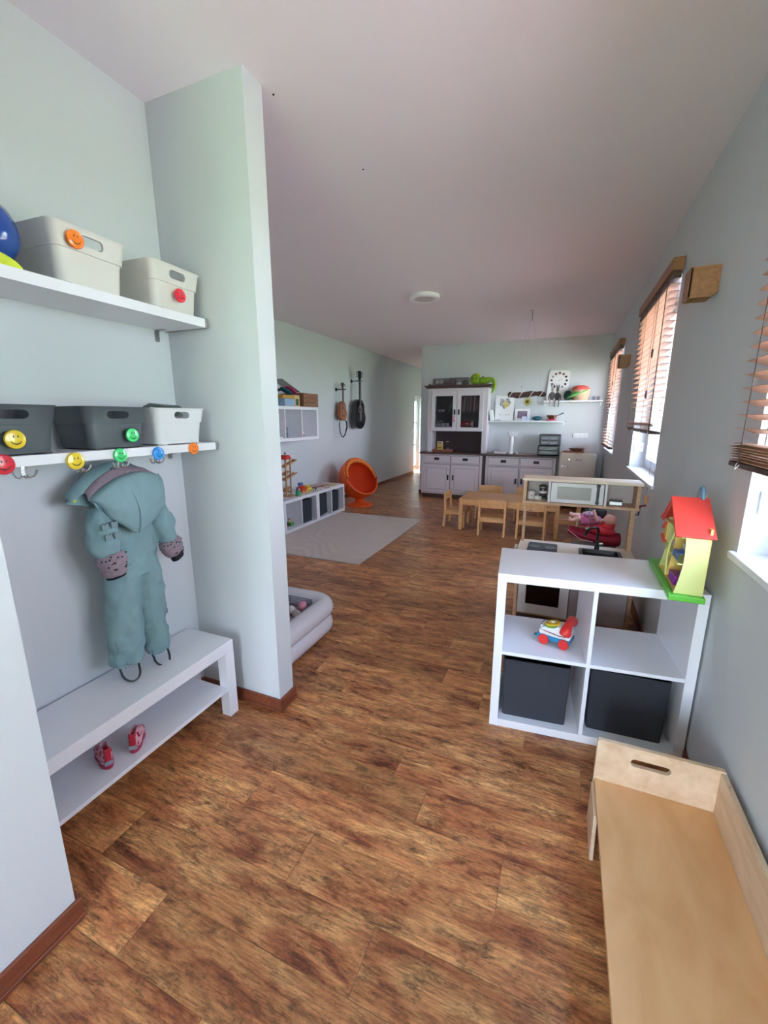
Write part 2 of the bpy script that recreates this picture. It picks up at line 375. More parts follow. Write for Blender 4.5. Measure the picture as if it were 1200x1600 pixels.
# ================================================================== CLOAKROOM NICHE
def shelf_board(name, label, z0, z1, seed):
    t = thing(name, label, 'shelf', (NX, .955, z0))
    h = z1 - z0; D = .23
    MB().box(.001, D, -.452, .445, 0, h).build('board', WHITE, t, bev=.0015)
    for s in (-1, 1): MB().box(.001, D, s * .452 - .006, s * .452 + .006, -.001, h + .001).build('end_cap', pm('grey_end_cap', '8B8A88', .5), t, bev=.001)
    for y in (-.30, .405):
        b = MB().prism(rrect(y - .011, y + .011, -.046, 0, .008, 4), .001, .004, 'x').box(.004, .05, y - .011, y + .011, -.003, 0).build('bracket', STEEL, t)
        MB().cyl((.004, y, -.030), (.0065, y, -.030), .005, n=12).build('screw', CHROME, b)
    return t
shelf_board('wall_shelf', 'upper white wall shelf in the cloakroom niche holding the white bins', 1.702, 1.735, 1)
shelf_board('wall_shelf', 'lower white wall shelf in the niche above the hanging snowsuit', 1.217, 1.247, 2)

def bin_(label, loc, w, dep, h, mat, flare=.016, wn=None, rz=0, group=None):
    """open storage tub, front face at local x=0 looking +x; shoulder step two thirds up; slotted handles"""
    t = thing('storage_bin', label, 'bin', loc, rz, group)
    def ring(k, z, ins=0.0): 
        hx = dep / 2 - flare * (1 - k) - ins; hy = w / 2 - flare * (1 - k) - ins
        return [Vector((-dep / 2 + x, y, z)) for x, y in rrect(-hx, hx, -hy, hy, .028, 5)]
    m = MB(); zs = h * .60
    rings = [ring(0, .004), ring(.45, zs), ring(.45, zs + .0005, -.004), ring(.9, h - .006, -.004), ring(1, h, -.006), ring(1, h, .004), ring(.85, h - .01, .004), ring(.35, zs, .004), ring(0, .01, .004)]
    m.loft(rings, cap=True)
    # handle slots cut by a boolean
    o = m.build('tub', mat, t)
    cut = MB().prism(rrect(-.036, .036, h * .72, h * .90, .012, 4), -dep - .05, .05, 'x').build('slot_cutter', mat)
    cut.location = (0, 0, 0)
    b = o.modifiers.new('slots', 'BOOLEAN'); b.object = cut; b.operation = 'DIFFERENCE'; b.solver = 'EXACT'
    cut.parent = t
    bpy.context.view_layer.update()
    dg = bpy.context.evaluated_depsgraph_get(); me = bpy.data.meshes.new_from_object(o.evaluated_get(dg))
    o.modifiers.clear(); o.data = me; me.set_sharp_from_angle(angle=R(50)); bpy.data.objects.remove(cut)
    for sy in (-1, 1):
        MB().tube([(-.012, sy * (w / 2 - flare - .03), 0.002), (-.012, sy * (w / 2 - flare - .012), .002), (-.03, sy * (w / 2 - flare - .006), .002)], .0025, 6).build('foot', CHROME if mat is WBIN else mat, t)
    return t
WBIN = pm('warm_white_plastic', 'D2CEC8', .42, var=.01); GBIN = pm('slate_grey_plastic', '4A5057', .38, var=.02)
XF = -1.375
bin_('large white storage bin with orange smiley on the upper niche shelf', (XF, .975, 1.735), .235, .215, .160, WBIN, rz=R(3))
bin_('white storage bin with red smiley at the right end of the upper shelf', (XF, 1.287, 1.735), .225, .215, .155, WBIN, rz=R(2))
bin_('grey storage bin with yellow smiley at the left of the lower shelf', (XF, .690, 1.247), .225, .215, .138, GBIN)
bin_('grey storage bin with green smiley in the middle of the lower shelf', (XF, .985, 1.247), .215, .215, .138, GBIN, rz=R(-4))
bin_('white storage bin beside the grey ones on the lower shelf', (XF, 1.245, 1.247), .235, .215, .138, pm('cool_white_plastic', 'D9D9DE', .42, var=.01))
# grey fabric peeking over the white bin
m = MB(); m.tube([(XF - .12, 1.15, 1.375), (XF - .10, 1.19, 1.397), (XF - .09, 1.24, 1.392), (XF - .08, 1.30, 1.392), (XF - .09, 1.34, 1.380)], [.006, .012, .014, .01, .004], 10, flat=.6)
m.tube([(XF - .03, 1.21, 1.36), (XF - .02, 1.24, 1.364), (XF - .03, 1.27, 1.36)], [.006, .01, .006], 8)
tag(m.build('scarf', pm('grey_green_cloth', '4E5A58', .9, var=.2, vs=40, bump=.4, bs=200)), 'grey cloth showing over the rim of the lower white bin', 'cloth')

SMC = {'red': 'D8283C', 'yellow': 'E5C631', 'green': '46CF78', 'blue': '2A8ADE', 'orange': 'EE7C26'}
def smiley(colname, label, loc, r=.0235, ry=0, rz=0):
    t = thing('smiley_button', label, 'button', loc, rz, None); t.rotation_euler = (0, ry, rz)
    mt = pm('button_' + colname, SMC[colname], .22, var=.02, coat=.5)
    pr = [(r * .93, 0), (r, .002), (r, .005), (r * .94, .0075), (r * .90, .007), (r * .6, .0088), (r * .2, .0095)]
    M = Matrix.Rotation(R(90), 4, 'Y')
    MB().lathe(pr, n=32, M=M).build('disc', mt, t)
    k = pm('button_ink', '2A2A18', .4)
    for s in (-1, 1): MB().ell((.0092, s * r * .20, r * .30), (.0008, r * .075, r * .17), 10).build('eye', k, t)
    pts = [(.0088 - abs(a) / 90 * .0011, r * .56 * math.sin(R(a)), r * .12 - r * .62 * math.cos(R(a)) + 0) for a in range(-66, 67, 12)]
    MB().tube(pts, [r * .03 + r * .035 * math.cos(R(a)) for a in range(-66, 67, 12)], 6).build('mouth', k, t)
    return t
smiley('red', 'red smiley button at the left end of the lower shelf edge', (-1.368, .640, 1.228), .027)
smiley('yellow', 'yellow smiley button on the shelf edge left of the suit', (-1.368, .822, 1.221), .026)
smiley('green', 'green smiley button on the shelf edge above the suit hook', (-1.368, .966, 1.227))
smiley('blue', 'blue smiley button on the shelf edge right of the suit', (-1.368, 1.112, 1.222))
smiley('orange', 'orange smiley button at the right end of the lower shelf edge', (-1.368, 1.275, 1.229))
smiley('yellow', 'yellow smiley button on the grey bin', (XF + .001, .680, 1.292), .0255)
smiley('green', 'green smiley button on the grey bin', (XF + .002, 1.022, 1.291))
smiley('orange', 'orange smiley button on the large white bin', (XF + .010, .915, 1.855), .025)
smiley('red', 'red smiley button on the white bin at the right of the upper shelf', (XF + .006, 1.282, 1.792), .024)

def hook(label, y):
    t = thing('coat_hook', label, 'hook', (-1.383, y, 1.217))
    MB().prism(rrect(-.012, .012, -.008, .008, .003), -.003, 0, 'z').build('plate', CHROME, t)
    MB().box(-.003, .003, -.005, .005, -.028, 0).build('stem', CHROME, t, bev=.001)
    for s in (-1, 1):
        MB().tube([(0, 0, -.026), (.004, s * .012, -.031), (.008, s * .022, -.028), (.010, s * .028, -.018), (.010, s * .029, -.012)], [.003, .003, .0028, .0025, .003], 8).build('prong', CHROME, t)
    MB().tube([(0, 0, -.026), (.012, 0, -.031), (.020, 0, -.022)], .0025, 8).build('prong', CHROME, t)
for y, wh in ((.690, 'near the red smiley'), (.842, 'under the yellow smiley'), (.972, 'carrying the suit under the green smiley'), (1.112, 'under the blue smiley')):
    hook('chrome double coat hook ' + wh, y)

# blue helmet-like cap and hi-vis vest at the left end of the upper shelf
t = thing('safety_helmet', 'shiny blue safety helmet at the left end of the upper shelf', 'helmet', (-1.47, .72, 1.735))
BL = pm('blue_plastic', '0B3F8F', .18, coat=.6)
t.rotation_euler = (R(-68), R(20), 0); t.location = (-1.47, .722, 1.830)
MB().lathe([(.088, 0), (.092, .006), (.088, .03), (.078, .055), (.058, .078), (.03, .092), (.004, .096)], n=32).build('shell', BL, t)
MB().lathe([(.088, -.002), (.108, -.004), (.109, .001), (.090, .008)], n=32).build('brim', BL, t)
MB().tube([(-.03, -.06, .058), (0, -.062, .062), (.03, -.06, .058)], .006, 8).build('badge', pm('pale_blue_print', 'A9C4EE', .4), t)
m = MB(); g = 14
rings = []
for i in range(g):
    u = i / (g - 1); z = .002 + .070 * (1 - u) ** .75; y = .60 + u * .172
    rings.append([Vector((-1.374 - .10 * k / 5 + .004 * math.sin(9 * u + k), y + .008 * math.sin(k * 2.1), 1.735 + z + .006 * math.sin(k * 1.7 + u * 8) * (1 - u) + .001)) for k in range(6)] + [Vector((-1.474 + .10 * k / 5, y, 1.7355)) for k in range(6)])
m.loft(rings)
vs = tag(m.build('safety_vest', pm('hi_vis_yellow', 'C9D23A', .8, var=.25, vs=25, bump=.4, bs=90), ang=60), 'folded yellow hi-vis vest on the upper shelf under the blue helmet', 'vest')
MB().tube([(-1.372, .61, 1.792), (-1.370, .67, 1.778), (-1.372, .72, 1.760)], [.010, .009, .006], 8, flat=.4).build('reflective_band', pm('reflective_grey', '9A9C96', .4), vs)

# bench
BY0, BY1, BX0, BX1 = .52, 1.345, -1.585, -1.315
t = thing('bench', 'long white low bench with a lower shelf inside the niche', 'bench', ((BX0 + BX1) / 2, (BY0 + BY1) / 2, 0))
hx, hy = (BX1 - BX0) / 2, (BY1 - BY0) / 2
MB().box(-hx, hx, -hy, hy, .318, .370).build('top', WHITE, t, bev=.002)
for sx in (-1, 1):
    for sy in (-1, 1): MB().box(sx * hx - (.05 if sx > 0 else 0), sx * hx + (0 if sx > 0 else .05), sy * hy - (.05 if sy > 0 else 0), sy * hy + (0 if sy > 0 else .05), 0, .318).build('leg', WHITE, t, bev=.0015)
MB().box(-hx + .006, hx - .004, -hy + .05, hy - .05, .132, .148).build('lower_shelf', WHITE, t, bev=.001)

# ---- child's shoes
def shoe(label, loc, rz):
    t = thing('child_shoe', label, 'shoe', loc, rz, 'pair of red child shoes on the bench shelf')
    P = spots('pink_flower_cloth', 'D8A4B0', 'A8283E', 70, .34); RD = pm('red_shoe_rubber', 'B01C34', .5); SO = pm('dark_pink_sole', 'A3284A', .6)
    def outline(sc, z, ox=0):
        o = []
        for k in range(24):
            a = 2 * math.pi * k / 24; x = math.cos(a); y = math.sin(a)
            wv = .024 + .006 * (x > 0) * x - .004 * math.exp(-((x) ** 2) / .1)
            o.append(Vector((x * .060 * sc + ox, y * wv * sc, z)))
        return o
    MB().loft([outline(1, 0), outline(1.04, .004), outline(1.03, .014), outline(.98, .017)]).build('sole', SO, t)
    prof = [(.97, .016, 0), (.98, .026, -.001), (.92, .038, -.004), (.78, .046, -.012), (.60, .052, -.020), (.52, .066, -.026), (.50, .074, -.028)]
    rg = [outline(a, z, ox) for a, z, ox in prof]; rg += [outline(.44, .074, -.028), outline(.44, .045, -.024)]
    MB().loft(rg).build('upper', P, t)
    MB().prism([(-.063, .016), (-.050, .016), (-.046, .074), (-.060, .078)], -.010, .010, 'y').build('heel_strap', RD, t, bev=.003)
    MB().prism([(-.0655, .019), (-.056, .019), (-.056, .034), (-.0640, .034)], -.014, .014, 'y').build('heel_patch', pm('grey_reflector', '8A8D95', .4), t, bev=.002)
    MB().ell((.045, 0, .024), (.020, .021, .012), 12).build('toe_cap', SO, t)
    MB().tube([(-.03, -.0165, .046), (-.03, -.014, .060), (-.03, 0, .066), (-.03, .014, .060), (-.03, .0165, .046)], .0035, 6, flat=1.6).build('strap', RD, t)
shoe('red child shoe with pink flower print, the one further left on the bench shelf', (-1.428, .800, .148), R(160))
shoe('red child shoe with pink flower print, the one further right on the bench shelf', (-1.400, .905, .148), R(133))

# ---- the snowsuit
SUITM = pm('mint_softshell', '7A989D', .8, var=.05, vs=14, bump=.35, bs=70); SUITM2 = pm('mauve_print_lining', '8C7C88', .85, var=.35, vs=90)
RIB = pm('black_rib_knit', '17181F', .95); REFL = pm('grey_reflective_print', '6F858A', .5); STRAP = pm('dark_grey_elastic', '3D4448', .7)
suit = thing('snowsuit', 'mint green child snowsuit hanging by its hood loop from the hook', 'snowsuit', (-1.47, 1.03, 1.18))
OX, OY, OZ = -1.47, 1.03, 1.18
def L(x, y, z): return Vector((x - OX, y - OY, z - OZ))
def seq(rows, n=20, wr=.0, seed=0):
    """rows: (y, z, ry, rx, tilt about x deg, x centre)"""
    out = []
    for j, (y, z, ry, rx, tl, xc) in enumerate(rows):
        rg = []
        for k in range(n):
            a = 2 * math.pi * k / n; uy = ry * math.cos(a); ux = rx * math.sin(a)
            w_ = wr * noise.noise(Vector((k * .9 if k < n / 2 else (n - k) * .9 + 3, j * .8 + seed, seed)))
            p = Vector((ux + w_, uy * math.cos(R(tl)), uy * math.sin(R(tl))))
            rg.append(L(xc + p.x, y + p.y, z + p.z))
        out.append(rg)
    return out
def finer(rows, f=4):
    out = []
    for i in range(len(rows) - 1):
        p0, p1, p2, p3 = rows[max(i - 1, 0)], rows[i], rows[i + 1], rows[min(i + 2, len(rows) - 1)]
        for q in range(f):
            s = q / f; out.append(tuple(.5 * ((2 * b) + (c - a) * s + (2 * a - 5 * b + 4 * c - d) * s * s + (3 * b - a - 3 * c + d) * s ** 3) for a, b, c, d in zip(p0, p1, p2, p3)))
    out.append(rows[-1]); return out
torso = [(1.045, 1.09, .085, .026, 0, -1.51), (1.045, 1.05, .104, .034, 0, -1.50), (1.050, .97, .104, .036, 0, -1.50), (1.052, .89, .102, .042, 0, -1.49), (1.045, .82, .100, .047, 0, -1.48), (1.035, .77, .098, .048, 0, -1.475)]
legL = [(.995, .82, .060, .044, 0, -1.475), (.985, .76, .062, .046, 0, -1.47), (.975, .66, .064, .046, 0, -1.47), (.966, .56, .066, .046, 0, -1.468), (.963, .50, .068, .048, 0, -1.468), (.962, .455, .066, .046, -3, -1.468), (.962, .436, .050, .036, -3, -1.465)]
legR = [(1.085, .82, .056, .044, 0, -1.48), (1.092, .76, .054, .045, 0, -1.475), (1.094, .66, .052, .044, 0, -1.475), (1.092, .56, .051, .044, 0, -1.475), (1.092, .49, .053, .046, 0, -1.475), (1.092, .445, .052, .042, 3, -1.47), (1.090, .420, .042, .034, 3, -1.47)]
armL = [(.955, 1.06, .045, .034, 20, -1.475), (.935, 1.01, .052, .038, 15, -1.465), (.925, .95, .052, .040, 6, -1.455), (.930, .90, .047, .036, 4, -1.45), (.935, .878, .036, .030, 4, -1.45)]
armR = [(1.145, 1.05, .042, .034, -20, -1.48), (1.165, .99, .045, .038, -8, -1.47), (1.178, .935, .042, .038, 8, -1.462), (1.183, .885, .040, .036, 15, -1.458), (1.188, .862, .032, .028, 18, -1.458)]
m = MB()
for i, rw in enumerate((torso, legL, legR, armL, armR)): m.loft(seq(finer(rw), 24, .007, i * 3.3))
body = m.build('body', SUITM, suit, ang=80)
rm = body.modifiers.new('remesh', 'REMESH'); rm.mode = 'VOXEL'; rm.voxel_size = .0045; rm.use_smooth_shade = True
sm = body.modifiers.new('smooth', 'SMOOTH'); sm.iterations = 6; sm.factor = .6
tx = bpy.data.textures.new('folds', 'CLOUDS'); tx.noise_scale = .055; tx.noise_depth = 1
dm = body.modifiers.new('folds', 'DISPLACE'); dm.texture = tx; dm.strength = .020; dm.mid_level = .5
# hood: pointed pouch lying over the shoulders, opening along the slanted top edge
hood = []
top = [(.893, 1.082), (.94, 1.118), (1.00, 1.146), (1.06, 1.158), (1.12, 1.150), (1.178, 1.128)]
bot = [(.915, 1.060), (.945, 1.008), (.985, .972), (1.030, .935), (1.10, .962), (1.175, 1.005)]
n = 6
def cr(P, s):
    i = min(int(s), len(P) - 2); f = s - i
    p0, p1, p2, p3 = P[max(i - 1, 0)], P[i], P[i + 1], P[min(i + 2, len(P) - 1)]
    return tuple(.5 * ((2 * b) + (c - a) * f + (2 * a - 5 * b + 4 * c - d) * f * f + (3 * b - a - 3 * c + d) * f ** 3) for a, b, c, d in zip(p0, p1, p2, p3))
rings = []
for i in range(25):
    s = i / 24 * 5; ty, tz = cr(top, s); by, bz = cr(bot, s); e = math.sin(math.pi * (.06 + .88 * i / 24)) ** .55
    rg = []
    for k in range(10):     # front, top to bottom
        f = k / 9; bul = .060 * e * math.sin(math.pi * (f * .66 + .14)) ** .8 ; wv = .005 * noise.noise(Vector((i * .45, k * .6, 2)))
        rg.append(L(-1.452 + bul + wv, ty + (by - ty) * f, tz + (bz - tz) * f))
    for k in range(10):
        f = 1 - k / 9; rg.append(L(-1.458 + .030 * e * f ** 3, ty + (by - ty) * f, tz + (bz - tz) * f - .0005))
    rings.append(rg)
h = MB().loft(rings).build('hood', SUITM, suit, ang=70); h.modifiers.new('s', 'SUBSURF').render_levels = 1
# lining strip seen in the hood opening and turned-up collar behind it
def ribbon(a, b, x0, x1, th=.006, n=20, f=0):
    rg = []
    for i in range(n + 1):
        s = i / n * (len(a) - 1); y0, z0 = cr(a, s); y1, z1 = cr(b, s); wv = .004 * math.sin(i * 1.9)
        rg.append([L(x0, y0, z0), L((x0 + x1) / 2 + .006, (y0 + y1) / 2, (z0 + z1) / 2 + wv * .4), L(x1, y1, z1), L(x1 - th, y1, z1), L((x0 + x1) / 2, (y0 + y1) / 2, (z0 + z1) / 2), L(x0 - th, y0, z0)])
    return MB().loft(rg)
ribbon([(.893, 1.078), (.94, 1.110), (1.00, 1.138), (1.06, 1.150), (1.12, 1.146), (1.16, 1.135)], [(.900, 1.108), (.945, 1.142), (1.00, 1.168), (1.06, 1.176), (1.12, 1.166), (1.15, 1.146)], -1.446, -1.470).build('lining', SUITM2, h)
ribbon([(.850, 1.078), (.90, 1.105), (.96, 1.135), (1.03, 1.160), (1.10, 1.160), (1.14, 1.152)], [(.853, 1.096), (.90, 1.138), (.96, 1.176), (1.03, 1.196), (1.08, 1.190), (1.12, 1.168)], -1.470, -1.500, .012).build('collar', SUITM, suit, ang=70)
MB().prism([(p[0] - OY, p[1] - OZ) for p in [(.848, 1.080), (.900, 1.106), (.935, 1.085), (.925, 1.050), (.885, 1.060), (.858, 1.066)]], -.035, -.018, 'x').build('chin_flap', SUITM, suit, bev=.005)
MB().cyl(L(-1.488, .872, 1.079), L(-1.485, .872, 1.079), .006, n=14).build('snap', pm('lime_snap', 'B7C832', .4), suit)
MB().tube([L(-1.452 + .0625 * math.sin(math.pi * (f * .66 + .14)) ** .8, 1.005 + .028 * f + .01 * math.sin(math.pi * f), 1.135 - .198 * f) for f in [i / 12 for i in range(13)]], .0016, 6).build('seam', pm('seam_shade', '64868C', .8), h)
for (a, b) in (((.905, 1.068), (.935, 1.078)), ((1.145, 1.128), (1.160, 1.133))):
    for q in range(5):
        f = q / 4; y, z = a[0] + (b[0] - a[0]) * f, a[1] + (b[1] - a[1]) * f
        MB().tube([L(-1.440, y, z + .004), L(-1.428, y + .002, z - .012), L(-1.424, y + .004, z - .026)], [.0035, .0035, .001], 6).build('gather', SUITM, h)
MB().tube([L(-1.465, .995, 1.172), L(-1.44, .985, 1.180), L(-1.393, .970, 1.187), L(-1.44, 1.0, 1.180), L(-1.465, 1.01, 1.172)], .0025, 8).build('hang_loop', SUITM, suit)
def cuff(rows, rib):
    c = MB().loft(seq(finer(rows, 5), 24, .007, rows[0][0] * 9)).build('cuff', SUITM2, suit, ang=70)
    MB().loft(seq(rib, 20, .002, 1)).build('rib', RIB, c, ang=60)
    rnd = random.Random(3); m = MB()
    for q in range(16):
        y, z, ry, rx, tl, xc = rows[1] if q % 2 else rows[2]; a = R(rnd.uniform(25, 155)); 
        m.ell(L(xc + rx * 1.02 * math.sin(a), y + ry * math.cos(a) + .0, z + rnd.uniform(-.014, .014)), (.0025, .0035, .004), 6)
    stuff(m.build('print', RIB, c))
cuff([(.937, .884, .040, .034, 4, -1.45), (.940, .866, .050, .040, 4, -1.448), (.943, .842, .050, .040, 4, -1.448), (.945, .826, .042, .035, 6, -1.448), (.947, .812, .042, .034, 6, -1.448), (.950, .800, .036, .028, 6, -1.448)], [(.950, .803, .034, .026, 6, -1.448), (.951, .792, .035, .026, 8, -1.448)])
cuff([(1.186, .868, .036, .030, 18, -1.458), (1.192, .850, .046, .040, 22, -1.455), (1.202, .824, .044, .038, 26, -1.455), (1.210, .806, .036, .030, 30, -1.455)], [(1.210, .812, .030, .026, 30, -1.455), (1.220, .782, .028, .024, 32, -1.453)])
for y, z, tl, xo in ((.912, .985, 0, -1.411), (.944, .988, 0, -1.409), (.915, .948, 0, -1.405), (.947, .950, 0, -1.404), (.918, .54, 0, -1.438), (.920, .515, 0, -1.436), (1.130, .575, 0, -1.45)):
    u = .0105; poly = [(-u, -u), (u, -u), (u * 1.1, u * .9), (u * .7, u * 1.4), (u * .45, u * .9), (-u * .45, u * .9), (-u * .7, u * 1.4), (-u * 1.1, u * .9)]
    MB().prism([(y - OY + a, z - OZ + b) for a, b in poly], xo - OX - .004, xo - OX, 'x').build('reflector_print', REFL, suit)
for cy, cz, wd, n3 in ((.955, .432, .036, 0), (1.090, .418, .034, 1)):
    pts = [L(-1.458 + .028 * math.sin(R(a)), cy + wd * math.cos(R(a)), cz - .058 * math.sin(R(a)) ** .6 if a % 180 else cz) for a in range(0, 181, 15)]
    MB().tube(pts, [.003] * len(pts), 8, flat=2.2).build('foot_loop', STRAP, suit)
for yy, zz, ww in ((.962, .445, .052), (1.090, .428, .044), (.932, .884, .038)):
    m = MB()
    for q in range(11):
        a = R(20 + q * 14); m.tube([L(-1.468 + ww * .74 * math.sin(a), yy + ww * math.cos(a), zz + .012), L(-1.468 + ww * .78 * math.sin(a), yy + ww * 1.0 * math.cos(a), zz - .010)], [.0035, .002], 6)
    stuff(m.build('elastic_gather', SUITM, suit))

# ================================================================== CUBE SHELVES
def cube_shelf(label, loc, rz, cols, rows, cell, dep, to=.036, ti=.016, back=False):
    """open cube shelving, front at local y=0, depth +y, x 0..W"""
    t = thing('cube_shelf', label, 'shelf', loc, rz)
    cw, ch = cell if isinstance(cell, tuple) else (cell, cell)
    W = 2 * to + cols * cw + (cols - 1) * ti; H = 2 * to + rows * ch + (rows - 1) * ti
    MB().box(0, W, 0, dep, H - to, H).build('top_panel', WHITE, t, bev=.0015)
    MB().box(to, W - to, 0, dep, 0, to).build('bottom_panel', WHITE, t, bev=.0015)
    for x in (0, W - to): MB().box(x, x + to, 0, dep, 0, H - to).build('side_panel', WHITE, t, bev=.0015)
    for r in range(1, rows):
        z = to + r * ch + (r - 1) * ti; MB().box(to, W - to, .003, dep - .002, z, z + ti).build('shelf', WHITE, t, bev=.001)
    for c in range(1, cols):
        x = to + c * cw + (c - 1) * ti
        for r in range(rows):
            z = to + r * (ch + ti); MB().box(x, x + ti, .003, dep - .002, z, z + ch).build('divider', WHITE, t, bev=.001)
    if back: MB().box(to, W - to, dep - .006, dep, to, H - to).build('back_panel', WHITE, t)
    return t, W, H
KA = 5.5
kal, KW, KH = cube_shelf('white two by two cube shelf unit standing against the right wall', (-.210, 1.712, 0), R(KA), 2, 2, (.331, .316), .372)
KM = Matrix.Translation((-.210, 1.712, 0)) @ Matrix.Rotation(R(KA), 4, 'Z')
def kp(x, y, z): return KM @ Vector((x, y, z))
def fbox(label, loc, rz, w, d, h, group=None, tilt=0):
    t = thing('fabric_box', label, 'box', loc, rz, group); t.rotation_euler.y = tilt
    m = MB(); sl = .006
    r0 = [Vector((x, y, 0)) for x, y in rrect(-w / 2 + sl, w / 2 - sl, sl, d - sl, .01, 3)]; r1 = [Vector((x, y, h)) for x, y in rrect(-w / 2, w / 2, 0, d, .01, 3)]
    i1 = [Vector((x, y, h)) for x, y in rrect(-w / 2 + .005, w / 2 - .005, .005, d - .005, .008, 3)]; i0 = [Vector((x, y, .006)) for x, y in rrect(-w / 2 + .01, w / 2 - .01, .01, d - .01, .008, 3)]
    m.loft([r0, r1, i1, i0]).build('box_body', GREYF, t)
    MB().tube([(x, y, h) for x, y in rrect(-w / 2 + .002, w / 2 - .002, .002, d - .002, .01, 3)], .0035, 6, closed=True).build('hem', GREYF, t)
    return t
p = kp(.036 + .148, .035, .0365); fbox('dark grey fabric box in the lower left cell of the two by two shelf', p, R(KA), .275, .325, .275)
p = kp(.036 + .331 + .016 + .160, .045, .0365); fbox('dark grey fabric box in the lower right cell of the two by two shelf', p, R(KA - 3), .292, .310, .282)

# ---- pull-along toy telephone
tp = thing('toy_telephone', 'pull-along toy telephone with red handset and wheels in the shelf', 'toy', kp(.262, .150, .036 + .316 + .0165 + .0), R(KA - 20))
TW = pm('toy_white', 'E8E8EA', .3); TR = pm('toy_red', 'CF2A26', .35); TB = pm('toy_blue', '1878A8', .35); TY = pm('toy_yellow', 'E9BE2E', .35); TG = pm('toy_teal', '1F7E86', .4); TGR = pm('toy_green', '6FA04A', .4)
MB().prism(rrect(-.075, .066, .018, .040, .008, 3), -.040, .040, 'y').build('chassis', TB, tp, bev=.004)
MB().prism([(-.068, .034), (.062, .034), (.066, .060), (.058, .090), (.030, .095), (-.030, .082), (-.058, .072), (-.069, .055)], -.036, .036, 'y').build('shell', TW, tp, bev=.010, seg=3)
dl = MB().lathe([(.032, 0), (.034, .004), (.030, .008), (.008, .009)], n=28, M=Matrix.Translation((-.018, 0, .084)) @ Matrix.Rotation(R(-10), 4, 'Y')).build('dial', TY, tp)
for q in range(10):
    a = 2 * math.pi * q / 10; MB().ell((-.018 + .0235 * math.cos(a), .0235 * math.sin(a), .0925 + .0235 * math.cos(a) * .17), (.0032, .0032, .0012), 8).build('number_dot', [TR, BLACK, TG][q % 3], dl)
MB().ell((-.018, 0, .094), (.009, .009, .004), 12).build('dial_centre', TW, dl)
MB().lathe([(.038, -.004), (.040, .001), (.037, .003)], n=28, M=Matrix.Translation((-.016, 0, .083)) @ Matrix.Rotation(R(-10), 4, 'Y')).build('dial_rim', TGR, tp)
MB().tube([(.045, -.066, .070), (.049, -.056, .086), (.050, -.036, .104), (.050, 0, .112), (.050, .036, .108), (.049, .056, .096), (.045, .066, .084)], [.026, .025, .019, .016, .019, .025, .026], 14).build('handset', TR, tp, sub=1)
for x in (-.042, .042):
    for s in (-1, 1):
        wl = MB().cyl((x, s * .041, .0225), (x, s * .053, .0225), .0225, n=28).build('wheel', TR, tp, bev=.004)
        MB().cyl((x, s * .053, .0225), (x, s * .0545, .0225), .007, n=14).build('hub', TR, wl)
for s in (-1, 1):
    e = MB().ell((-.062, s * .014, .066), (.007, .009, .010), 12).build('eye', TW, tp); MB().ell((-.068, s * .014, .067), (.002, .004, .005), 10).build('pupil', BLACK, e)
    MB().tube([(-.063, s * .006, .078), (-.062, s * .014, .081), (-.060, s * .022, .079)], .0016, 6).build('eyebrow', BLACK, tp)
MB().tube([(-.060, -.034, .060), (-.02, -.040, .058), (.02, -.044, .055), (.05, -.05, .060)], .0016, 6).build('cord', pm('cord_brown', '7A2B2B', .6), tp)
MB().tube([(-.074, 0, .028), (-.088, -.006, .018), (-.097, .004, .006), (-.085, .016, .003), (-.102, .022, .004)], .0028, 8).build('pull_string', TG, tp)

# ---- doll's house standing on the cube shelf
HX, HY = .438, 1.695
dh = thing('dolls_house', 'yellow plastic dollhouse with red roof on a green base on the shelf', 'toy', (HX, HY, KH + .0005), R(-1.0))
YL = pm('house_yellow', 'CFCF86', .4); YD = pm('house_deep_yellow', 'DDBB62', .45); RR = pm('house_red', 'D8433A', .38); GR = pm('house_green', '5DB33A', .4)
MB().box(-.058, .052, -.022, .42, 0, .022).build('base', GR, dh, bev=.004)
MB().prism([(x, y) for x, y in [(-.058, .022), (-.052, .022), (-.052, .028), (-.058, .028)]], -.022, .42, 'y').build('base_rim', GR, dh)
def side(y):   # curved side wall, open front towards -x
    rg = []
    for i in range(13):
        s = i / 12; z = .022 + s * .215; x0 = -.040 + .012 * s ** 2 + .016 * math.sin(math.pi * s) * .8; x1 = .046 - .004 * s
        rg.append([Vector((x0, y - .003, z)), Vector((x1, y - .003, z)), Vector((x1, y + .003, z)), Vector((x0, y + .003, z))])
    return MB().loft(rg)
side(.003).build('side_wall', YL, dh); side(.30).build('side_wall', YL, dh); side(.175).build('inner_wall', YD, dh)
MB().box(.040, .047, .003, .30, .022, .26).build('back_wall', YD, dh)
def arcfloor(z, bow):
    m = MB(); a = []
    for i in range(13):
        y = .004 + .294 * i / 12; a.append((-.040 - bow * math.sin(math.pi * i / 12), y))
    return m.prism(a + [(.045, .298), (.045, .004)], z - .004, z, 'z')
arcfloor(.030, -.002).build('ground_floor', YD, dh); arcfloor(.130, -.004).build('upper_floor', YL, dh); arcfloor(.226, -.006).build('attic_floor', YL, dh)
# arch framing the rooms
MB().tube([(-.036, .178, .03), (-.040, .176, .10), (-.038, .17, .16), (-.030, .15, .205), (-.026, .11, .224)], .004, 8).build('arch', YL, dh)
